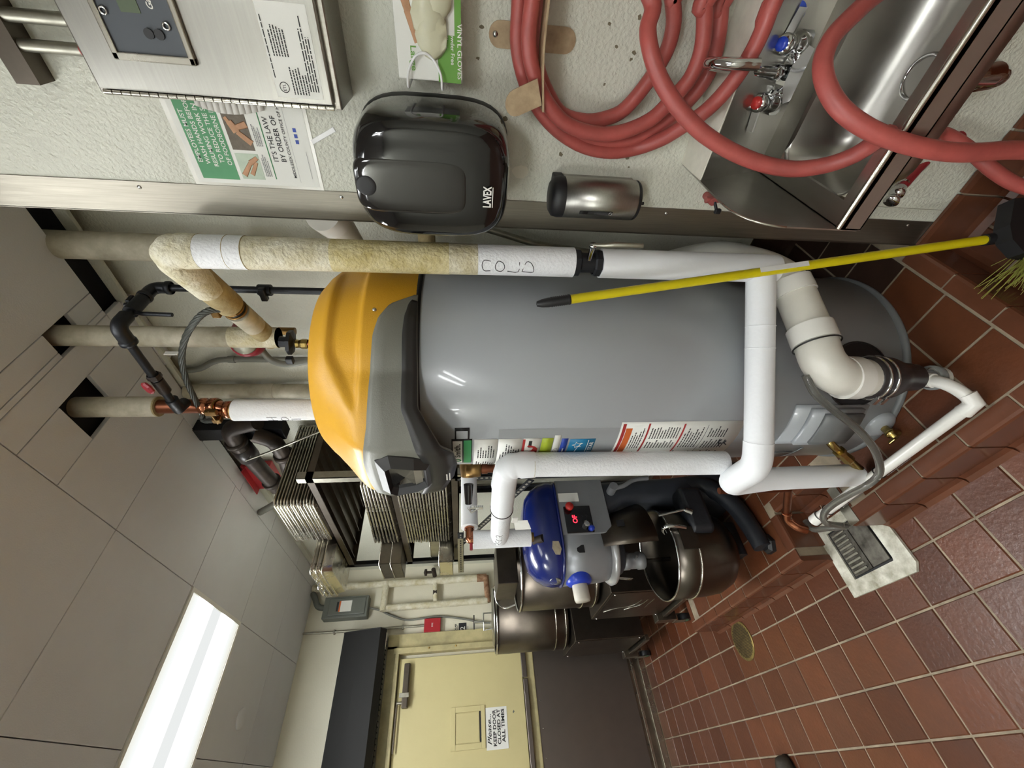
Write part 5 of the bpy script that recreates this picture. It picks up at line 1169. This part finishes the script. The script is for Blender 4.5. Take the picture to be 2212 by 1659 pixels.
mb_(MB().lathe([(0, .665), (.034, .665), (.040, .672), (.041, .70), (.036, .705), (.036, .74), (.040, .745), (.040, .78), (0, .78)], (.0, -.045, 0), n=24), 'planetary_shaft', MIXG)
mb_(MB().cyl((0, -.045, .53), (0, -.045, .67), .010, n=12).cyl((-.04, -.045, .72), (.06, -.045, .72), .006, n=10), 'agitator_stem', CHROME)
# attachment hub on the front
hubd = Vector((-.05, -1, -.05)).normalized(); h0 = Vector((.03, -.090, 1.015))
mb_(MB().lathe([(.056, 0), (.060, .02), (.060, .045), (.050, .055), (0, .055)], h0, hubd, n=28), 'hub_collar', BLUP)
mb_(MB().lathe([(.034, .05), (.036, .07), (.036, .115), (.032, .125), (0, .125)], h0, hubd, n=24), 'hub_plug', M('hub_grey', 'b9b4a8', .4))
# column
loft([[(x, y, z) for x, y in rrect(-w_, w_, y0, y1, .04, 4)] for (w_, y0, y1, z) in ((.20, .16, .335, .17), (.16, .19, .335, .30), (.140, .195, .33, .45), (.136, .20, .33, .60), (.137, .20, .32, .74), (.140, .12, .318, .88), (.1435, .08, .316, .97), (.1455, .06, .3145, 1.08))], MIXD, 'column')
# side plate carrying the controls
mb_(MB().box(.137, .152, .04, .315, .84, 1.082, bev=.004), 'side_cover', MIXG)
pn = mb_(MB().box(.150, .158, .045, .175, .930, 1.060, bev=.003), 'control_panel', BLKP)
mb_(MB().lathe([(0, 0), (.010, 0), (.011, .012), (.019, .014), (.020, .026), (.016, .032), (0, .033)], (.158, .165, 1.035), (1, 0, 0), n=20), 'stop_button', REDP, pn)
q = MB(); vs, fs = text_geo('OF', .022, bold=.02); q.add([MXM @ Vector((.1586, .090+v.x, 1.003+v.y)) for v in vs], fs); q.build('led_readout', LED, pn)
for (y, z) in ((.125, .975), (.100, .975), (.125, .955), (.10, .955)): mb_(MB().cyl((.157, y, z), (.160, y, z), .0055, n=12), 'key', BLKMT, pn)
mb_(MB().lathe([(0, 0), (.016, 0), (.016, .02), (.010, .022), (0, .022)], (.158, .080, .965), (1, 0, 0), n=8, smooth=False), 'speed_knob', CHROME, pn)
mb_(MB().lathe([(0, 0), (.013, 0), (.013, .018), (0, .02)], (.158, .060, .945), (1, 0, 0), n=16), 'blue_knob', BLUP, pn)
mb_(MB().prism([(0, 0), (.045, 0), (.045, .10), (0, .10)], (.1525, .20, .975), (0, 1, 0), UP, (1, 0, 0), .0012), 'data_plate', PAPER)
mb_(MB().prism([(0, 0), (.035, 0), (.035, .035), (.008, .035), (0, .026)], (.1385, -.04, .99), (0, 1, 0), UP, (1, 0, 0), .0015), 'warning_sticker', BLKMT)
mb_(MB().prism([(-.03, -.01), (-.005, -.02), (.03, -.012), (.032, .016), (.0, .022), (-.028, .010)], (.1575, -.02, 1.12), (0, 1, 0), UP, (1, 0, .15), .002), 'torn_tape', M('masking_tape', 'b7ab93', .6, var=.3, vs=50))
mb_(MB().cyl((.11, .03, 1.21), (.15, .03, 1.175), .022, .018, n=10), 'lifting_eye', CIRON)
mb_(MB().lathe([(0, 0), (.026, 0), (.026, .0012), (0, .0012)], (.045, -.128, 1.125), (.3, -1, .15), n=24), 'round_badge', M('badge_silver', '8b8d88', .35, .5))
# bowl guard: curved steel sheet on the right
q = MB(); vs = []
for k in range(13):
    th = R(-8+80*k/12); vs += [(.150*math.cos(th), .150*math.sin(th), .90), (.222*math.cos(th), .222*math.sin(th), .665)]
q.add(vs, [(2*k, 2*k+2, 2*k+3, 2*k+1) for k in range(12)], True); o = mb_(q, 'bowl_guard', STEELD); o.modifiers.new('s', 'SOLIDIFY').thickness = .002
mb_(MB().prism([(0, 0), (.03, 0), (.03, .035), (0, .035)], (.168, .06, .82), (0, 1, 0), (.25, 0, -.97), (1, 0, .25), .003), 'guard_label', BLKMT)
q = MB()
for k in range(5):
    th = R(-125+9*k); q.cyl((.115*math.cos(th), .115*math.sin(th), .82), (.125*math.cos(th), .125*math.sin(th), .745), .0022, n=6)
q.tube([(.124*math.cos(R(-127+5*k)), .124*math.sin(R(-127+5*k)), .76) for k in range(9)], .0022, 6); mb_(q, 'guard_wires', CHROME)
# bowl
bw = mb_(MB().lathe([(.0, .215), (.07, .217), (.12, .235), (.165, .275), (.190, .33), (.198, .40), (.201, .48), (.205, .585), (.2015, .585), (.197, .48), (.194, .40), (.186, .333), (.162, .28), (.118, .24), (.07, .223), (0, .222)], (0, -.02, 0), n=56), 'bowl', BOWL)
mb_(MB().torus((0, -.02, .585), UP, .205, .005, 56, 8), 'bowl_rim', CHROME, bw)
mb_(MB().torus((0, -.02, .475), UP, .203, .0045, 56, 8), 'bowl_band', ALU, bw)
mb_(MB().prism([(-.05, 0), (.05, 0), (.05, .08), (-.05, .08)], (.199, -.02, .47), (0, 1, 0), UP, (1, 0, 0), .010), 'bowl_bracket', STEELD, bw)
mb_(MB().tube(smoothc([(.17, .02, .60), (.205, .03, .615), (.225, .03, .58), (.222, .02, .52)], 4), .010, 10), 'bowl_clamp', CHROME)
mb_(MB().cyl((.20, .09, .62), (.235, .10, .50), .006, n=10).cyl((.235, .10, .50), (.235, .085, .47), .014, n=10), 'lock_pin', CHROME)
loft([[(x, y, z) for x, y in rrect(.12, .235, .0, .22, .03, 4)] for z in (.385, .40, .47, .48)], MIXF, 'bowl_cradle')
mb_(MB().tube(smoothc([(.152, .25, .80), (.175, .25, .79), (.182, .26, .74), (.180, .29, .68), (.178, .30, .60)], 5), .0105, 12).cyl((.140, .25, .80), (.205, .25, .80), .021, n=18), 'lift_handle', MIXG)
mb_(MB().cyl((0, .1, .19), (0, -.06, .19), .06, n=20), 'bowl_seat', MIXF)
# splayed feet
for sx in (-1, 1):
    P_ = smoothc([(sx*.10, .29, .37), (sx*.15, .25, .28), (sx*.195, .13, .215), (sx*.220, .0, .200), (sx*.230, -.09, .195)], 4)
    mb_(MB().tube(P_, [.050-.012*i/len(P_) for i in range(len(P_))], 12), 'foot', MIXF)
    mb_(MB().lathe([(0, 0), (.045, 0), (.043, .018), (.03, .03), (0, .03)], (sx*.225, -.075, PT), n=6, smooth=False), 'foot_pad', BLKMT)

# ------------------------------------------------------------------ two drum machines on wheeled boxes
def drum(cx, cy, yb, x0, x1, z0, z1, zt, rd, lab, labg):
    t = thing('salad_dryer', lab, 'machine', ((x0+x1)/2, cy, 0), labg)
    MB().box(x0, x1, yb, yb+.50, z0, z1, bev=.004).build('motor_box', STEELD, t)
    fp = MB().box(x0+.012, x1-.012, yb-.003, yb, z0+.012, z1-.012, bev=.001).build('front_panel', BOWL, t)
    for (x, z) in ((x0+.025, z1-.03), (x1-.03, z1-.03), (x0+.03, z0+.03), (x1-.03, z0+.03)): MB().sphere((x, yb-.003, z), .006, 8).build('screw', CHROME, fp)
    MB().lathe([(0, z1+.01), (rd-.02, z1+.01), (rd, z1+.03), (rd, zt-.005), (rd-.004, zt-.005), (rd-.004, z1+.04), (0, z1+.03)], (cx, cy, 0), n=56).build('drum', STEELD, t)
    MB().torus((cx, cy, zt), UP, rd, .007, 56, 8).build('drum_rim', CHROME, t)
    for z in (z1+.04, z1+.115): MB().torus((cx, cy, z), UP, rd+.001, .0045, 56, 8).build('drum_band', ALU, t)
    MB().cyl((cx, cy, z1), (cx, cy, z1+.02), .12, n=24).build('neck', BLKMT, t)
    MB().box(x0-.05, x0+.02, yb-.04, yb+.02, .12, z0+.02, bev=.003).box(x0-.06, x1-.05, yb-.02, yb+.02, z0-.05, z0-.02, bev=.003).build('dolly_frame', ALUD, t)
    for (x, y) in ((x0-.03, yb-.02), (x1-.08 if x1 < -2.8 else x0+.12, yb+.45)):
        w_ = MB().cyl((x-.0, y-.016, .045), (x, y+.016, .045), .045, n=22).build('wheel', BLKMT, t)
        MB().cyl((x, y-.018, .045), (x, y-.0161, .045), .026, n=18).build('wheel_disc', GREENW, w_)
        MB().box(x-.03, x+.03, y-.022, y-.019, .05, .13, bev=.001).box(x-.03, x+.03, y+.019, y+.022, .05, .13, bev=.001).build('fork', GALV, t)
    return t
tB = drum(-2.72, .975, .725, -2.97, -2.45, .235, .700, 1.195, .232, 'stainless drum dryer behind the mixer bowl, nearer one of two', 'steel drum dryers by the door')
MB().prism([(-.17, 0), (-.12, .12), (.12, .12), (.17, 0)], (-2.76, 1.13, 1.20), XP, Vector((0, .25, .95)).normalized(), (0, .9, -.2), .006).build('open_lid', STEELD, tB)
q = MB().tube(smoothc([(-2.90, .83, 1.19), (-2.93, .82, 1.27), (-2.93, .86, 1.32), (-2.90, .92, 1.33)], 4), .006, 8); q.build('lid_bail', CHROME, tB)
MB().box(-2.90, -2.60, .86, 1.12, 1.205, 1.33, bev=.004).build('lid_housing', STEELD, tB)
q = MB()
for k in range(3): q.tube(smoothc([(-2.80+.02*k, .721, .66-.13*k), (-2.74, .7205, .60-.10*k), (-2.70, .7205, .50-.05*k), (-2.60, .721, .47-.04*k)], 4), .0022, 5)
q.build('swoosh_print', M('etched', '8d8880', .3, 1), tB)
tA = drum(-3.60, .93, .69, -3.86, -3.36, .215, .735, 1.29, .232, 'stainless drum dryer beside the cream door, farther one of two', 'steel drum dryers by the door')
MB().lathe([(0, 0), (.20, 0), (.205, .006), (0, .012)], (-3.60, .95, 1.30), n=40).build('lid', STEELH, tA)
q = MB().tube([(-3.60, .87, 1.31), (-3.60, .86, 1.38), (-3.60, .98, 1.38), (-3.60, .98, 1.31)], .007, 8).cyl((-3.60, .92, 1.38), (-3.60, .92, 1.455), .010, n=10).cyl((-3.60, .87, 1.455), (-3.60, .97, 1.455), .006, n=8)
q.build('lid_clamp', CHROME, tA)

# ------------------------------------------------------------------ door wall
WX = XW
t = thing('electrical_box', 'grey metal electrical switch box with white label high on the door wall', 'box', (WX, 1.23, 2.37))
MB().box(WX, WX+.10, 1.130, 1.300, 2.365, 2.735, bev=.004).build('case', BOXG, t)
cv = MB().box(WX+.10, WX+.108, 1.150, 1.285, 2.385, 2.69, bev=.006).build('cover', BOXG, t)
MB().box(WX+.108, WX+.1088, 1.175, 1.262, 2.50, 2.60).build('label', PAPER, cv); MB().box(WX+.1088, WX+.1092, 1.175, 1.262, 2.592, 2.604).build('label_band', ORAI, cv)
MB().box(WX+.1088, WX+.1092, 1.18, 1.255, 2.61, 2.625).build('black_print', INK, cv)
MB().tube(fillet([(WX+.05, 1.23, 2.735), (WX+.05, 1.24, 2.80), (WX+.05, 1.32, 2.84), (WX+.05, 1.36, 2.87)], .05), .024, 16).build('conduit_elbow', BOXG, t)
t = thing('wall_pipework', 'cream painted insulated pipes with cross links and rusty ends in the corner', 'pipes', (WX+.06, 1.3, 2.0))
PXW = WX+.055
MB().tube([(PXW, 1.405, 1.32), (PXW, 1.395, 2.875)], .030, 20).build('corner_pipe', INSC, t)
MB().tube([(PXW, 1.205, 1.32), (PXW, 1.195, 2.24)], .028, 20).build('lower_pipe', INSC, t)
MB().tube([(PXW+.01, 1.415, 2.235), (PXW+.01, 1.170, 2.235)], .030, 20).build('cross_link', INSC, t)
MB().tube([(PXW, 1.40, 1.795), (PXW, 1.20, 1.785)], .022, 18).build('cross_link', INSC, t)
MB().tube([(PXW, 1.42, 1.325), (PXW, 1.19, 1.315)], .026, 16).build('rusty_link', M('rusty_jacket', 'a8876a', .8, var=.5, vs=25, bump=1.5, bs=40, stain='6e4a30'), t)
for z in (1.36,): MB().tube([(PXW, 1.405, z-.04), (PXW, 1.405, z+.05)], .034, 14).build('flaking_joint', MATS['rusty_jacket'], t)
MB().cyl((PXW, 1.30, 1.775), (PXW, 1.30, 1.81), .024, n=12).build('valve_nut', CIRON, t)
MB().tube([(PXW+.02, 1.44, 1.80), (PXW+.10, 1.47, 1.81)], .02, 14).cyl((PXW+.06, 1.46, 1.805), (PXW+.06, 1.46, 1.87), .012, n=12).lathe([(0, 0), (.03, 0), (.03, .02), (0, .03)], (PXW+.06, 1.46, 1.87), n=12).build('regulator', CIRON, t)
t = thing('flexible_conduit', 'thin grey flexible conduit snaking down the door wall behind the red box', 'conduit', (WX+.02, 1.1, 1.9))
MB().tube(smoothc([(WX+.05, 1.21, 2.365), (WX+.03, 1.19, 2.27), (WX+.02, 1.145, 2.17), (WX+.02, 1.10, 2.03), (WX+.02, 1.105, 1.88), (WX+.02, 1.11, 1.75), (WX+.02, 1.08, 1.55), (WX+.02, 1.04, 1.38), (WX+.02, 1.03, 1.30)], 5), .0085, 12).build('conduit', FLEX, t)
t = thing('alarm_conduit', 'straight steel conduit dropping from the ceiling to the red wall box', 'conduit', (WX+.02, 1.04, 2.4))
q = MB().tube([(WX+.02, 1.046, 1.87), (WX+.02, 1.046, 2.74), (WX+.035, 1.046, 2.79), (WX+.035, 1.046, 2.875)], .0095, 12)
q.build('tube', GALV, t)
for z in (2.05, 2.62): MB().box(WX, WX+.032, 1.030, 1.062, z, z+.014, bev=.002).build('strap', GALV, t)
t = thing('alarm_box', 'small red wall box with white print beside the cream door frame', 'alarm', (WX, 1.04, 1.73))
MB().box(WX, WX+.05, .985, 1.092, 1.735, 1.875, bev=.004).build('case', PULLR, t)
text('print_lines', 'FIRE', .012, (WX+.0508, 1.025, 1.80), (0, 1, 0), UP, WHITEP, t, width=.03)
t = thing('wall_sign', 'white wall plate with black square numbered 2 beside the door frame', 'sign', (WX, 1.0, 1.5))
MB().box(WX, WX+.002, .935, 1.075, 1.478, 1.632, bev=.001).build('plate', WALLY, t)
MB().box(WX+.002, WX+.003, .955, 1.050, 1.510, 1.578).build('black_square', INK, t)
text('numeral', '2', .040, (WX+.0035, .995, 1.524), (0, 1, 0), UP, WHITEP, t)
text('name_print', 'ECOLAB', .014, (WX+.0030, .962, 1.598), (0, 1, 0), UP, INK, t, width=.082, bold=.05)
q = MB(); lines(q, (WX+.003, .97, 1.584), (0, 1, 0), UP, .065, .008, 1, seed=2); lines(q, (WX+.003, .97, 1.494), (0, 1, 0), UP, .075, .010, 2, seed=3); q.build('small_print', INK, t)

# air curtain above the door
t = thing('air_curtain', 'long matt black air curtain mounted over the cream door', 'air curtain', (WX, .2, 2.2))
prof = [(0, 2.19), (.22, 2.16), (.28, 2.20), (.24, 2.36), (.19, 2.50), (0, 2.53)]
MB().prism([(p[0], p[1]) for p in prof], (WX, -.75, 0), (1, 0, 0), UP, (0, 1, 0), 1.735).build('case', M('curtain_black', '0a0a0a', .75, bump=.3, bs=200), t)
MB().prism([(p[0]*1.01, 2.35+(p[1]-2.35)*1.01) for p in prof], (WX, .985, 0), (1, 0, 0), UP, (0, 1, 0), .006).build('end_plate', BLKMT, t)
MB().box(WX+.15, WX+.21, .86, .975, 2.164, 2.170).build('white_label', PAPER, t)
q = MB()
for k in range(52): q.box(WX+.02, WX+.20, -.74+.033*k, -.735+.033*k, 2.178, 2.183)
o = q.build('outlet_louvres', BLKMT, t); o['kind'] = 'stuff'

# door
d = struct(MB().box(WX, WX+.045, -.45, .805, 1.06, 2.055, bev=.003), 'door_1', DOORC)
MB().box(WX, WX+.05, -.5, .90, 2.085, 2.165, bev=.004).build('frame_head', FRAMC, d)
MB().box(WX, WX+.05, .875, .985, .10, 2.165, bev=.004).build('frame_jamb', FRAMC, d)
MB().box(WX, WX+.085, .835, .878, .10, 2.105, bev=.004).build('inner_jamb', FRAMC, d)
MB().box(WX, WX+.085, -.5, .84, 2.062, 2.092, bev=.004).build('inner_head', FRAMC, d)
MB().box(WX, WX+.03, -.45, .835, .955, 1.062, bev=.006).build('mid_rail', FRAMC, d)
MB().box(WX+.03, WX+.06, -.45, .60, 1.020, 1.056, bev=.004).build('push_rail', STEELB, d); MB().box(WX+.03, WX+.052, .61, .80, 1.020, 1.060, bev=.003).build('rail_plate', STEELB, d)
kp = MB().box(WX, WX+.022, -.60, .835, .145, .955, bev=.002).build('kick_plate', STEELB, d)
for k in range(8): MB().sphere((WX+.022, .79-.17*k, .93), .005, 8).build('screw', CHROME, kp)
for z in (1.60, 1.82): MB().sphere((WX+.085, .862, z), .008, 10).build('bolt', BRASS, d)
hf = MB()
for (a0, a1, z0, z1) in ((.20, .455, 1.60, 1.635), (.20, .455, 1.375, 1.405), (.20, .235, 1.405, 1.60), (.42, .455, 1.405, 1.60)): hf.box(WX+.045, WX+.056, a0, a1, z0, z1, bev=.002)
hf.build('hatch_frame', DOORC, d); MB().box(WX+.045, WX+.050, .24, .415, 1.420, 1.598, bev=.002).build('hatch', DOORC, d); MB().box(WX+.045, WX+.0465, .238, .42, 1.406, 1.418).build('hatch_dark_slot', BLKMT, d)  # last box is a black strip in the gap under the hatch
MB().prism([(0, 0), (.012, -.012), (.022, -.004), (.010, .004)], (WX+.045, .385, 1.155), (0, 1, 0), UP, (1, 0, 0), .001).build('paint_chip', BOXG, d)
cl = MB().box(WX+.045, WX+.10, .475, .765, 1.962, 2.010, bev=.008).build('door_closer', STEELD, d)
MB().cyl((WX+.075, .50, 1.985), (WX+.075, .74, 1.985), .016, n=14).build('closer_tube', GALV, cl); MB().box(WX+.10, WX+.112, .54, .57, 1.955, 2.03, bev=.003).cyl((WX+.08, .51, 2.0), (WX+.08, .51, 2.045), .010, n=10).build('closer_bracket', GALV, cl)
MB().box(WX+.075, WX+.085, .22, .52, 2.042, 2.052, bev=.002).build('closer_arm', STEELD, cl)
t = thing('door_sign', 'white keep door closed sign on the cream door below the hatch', 'sign', (WX+.05, .31, 1.28))
MB().box(WX+.046, WX+.048, .185, .435, 1.205, 1.370, bev=.001).build('plate', PAPER, t)
xs_ = WX+.0488; YP_ = (0, 1, 0)
text('script_line', 'Please...', .030, (xs_, .215, 1.330), YP_, UP, INK, t, width=.18, bold=.015, shear=.35)
for k, s_ in enumerate(('KEEP DOOR', 'CLOSED AT', 'ALL TIMES')): text('sign_line', s_, .0235, (xs_, .205+.008*k, 1.293-.033*k), YP_, UP, INK, t, width=.215-.008*k, bold=.03)
# base of the door wall
b = struct(MB().box(WX, WX+.012, -1.2, .835, .0, .145), 'baseboard_left', ALUD)
MB().box(WX, WX+.03, -1.2, .835, .0, .05, bev=.003).build('threshold_strip', ALU, b); MB().box(WX, WX+.018, -1.2, .835, .10, .12, bev=.002).build('ribbed_strip', ALU, b)
for k in range(10): MB().sphere((WX+.0125, .76-.16*k, .13), .005, 8).build('rivet', BLKMT, b)

# ------------------------------------------------------------------ floor fittings
t = thing('floor_sink', 'white cement framed floor drain half covered by a metal plate', 'drain', (-1.46, .53, 0))
q = MB(); o1 = [(-1.625, .405), (-1.322, .395), (-1.300, .42), (-1.300, .68), (-1.62, .68)]; i1 = [(-1.572, .455), (-1.372, .452), (-1.368, .462), (-1.368, .64), (-1.572, .64)]
zt_ = .010; vs = [(x, y, 0) for x, y in o1]+[(x, y, zt_) for x, y in o1]+[(x, y, zt_) for x, y in i1]+[(x, y, -.03) for x, y in i1]
n5 = 5; q.add(vs, [(k+a_*n5, (k+1) % n5+a_*n5, (k+1) % n5+(a_+1)*n5, k+(a_+1)*n5) for a_ in range(3) for k in range(n5)]+[tuple(15+k for k in range(5))])
q.build('cement_surround', EPOXY, t)
MB().box(-1.573, -1.367, .451, .641, -.002, .0025).build('dark_well', BLKMT, t)
gt = MB().box(-1.562, -1.468, .462, .632, .003, .0085, bev=.002).build('grate', GRATE, t)
for k in range(9): MB().box(-1.555, -1.485, .470+.0178*k, .4795+.0178*k, .0085, .0125, bev=.0025).build('grate_bar', GALV, gt)
MB().box(-1.462, -1.378, .462, .632, .004, .011, bev=.002).build('cover_plate', GRATE, t)
t = thing('drain_cover', 'round brass coloured strainer set in the floor beside the plinth', 'cover', (-2.505, .455, 0))
MB().lathe([(0, .0), (.094, .0), (.096, .003), (.090, .0045), (0, .0045)], (-2.505, .455, 0), n=44).build('disc', COVERY, t)
q = MB()
for k in range(-7, 8):
    h_ = math.sqrt(max(0, .082**2-(k*.0112)**2)); q.box(-2.505+k*.0112-.0028, -2.505+k*.0112+.0028, .455-h_, .455+h_, .0045, .0052)
o = q.build('slots', CIRON, t); o['kind'] = 'stuff'
t = thing('shoe', 'toe of a dark leather shoe on the tiles at the bottom edge', 'shoe', (-2.52, -.12, 0))
q = MB(); rings = []
for (y, w_, h_) in ((-.015, .012, .020), (-.022, .032, .040), (-.040, .044, .050), (-.07, .050, .056), (-.12, .051, .064), (-.17, .046, .085), (-.22, .042, .10), (-.27, .036, .10), (-.29, .015, .09)):
    rings.append([(-2.545+w_*math.cos(2*PI*k/20), y, .014+(h_ if math.sin(2*PI*k/20) > 0 else .004)*math.sin(2*PI*k/20)) for k in range(20)])
vs = [p for r_ in rings for p in r_]; n_ = 20
q.add(vs, [(i*n_+k, i*n_+(k+1) % n_, (i+1)*n_+(k+1) % n_, (i+1)*n_+k) for i in range(len(rings)-1) for k in range(n_)]+[tuple(range(n_)), tuple((len(rings)-1)*n_+k for k in range(n_))], True).build('upper', LEATH, t)
so2 = [(.054*math.cos(2*PI*k/28), .14*math.sin(2*PI*k/28)) for k in range(28)]
MB().prism(so2, (-2.545, -.152, 0), XP, (0, 1, 0), UP, .013).build('sole', SOLE, t)
# corner plate on the plinth beside the drain
t = thing('corner_plate', 'thin grey metal plate screwed on the plinth corner by the drain', 'plate', (-1.29, .60, PT))
MB().box(-1.306, -1.262, .556, .70, PT, PT+.003, bev=.001).build('plate', GALV, t); MB().sphere((-1.284, .62, PT+.003), .004, 8).build('screw', CHROME, t)
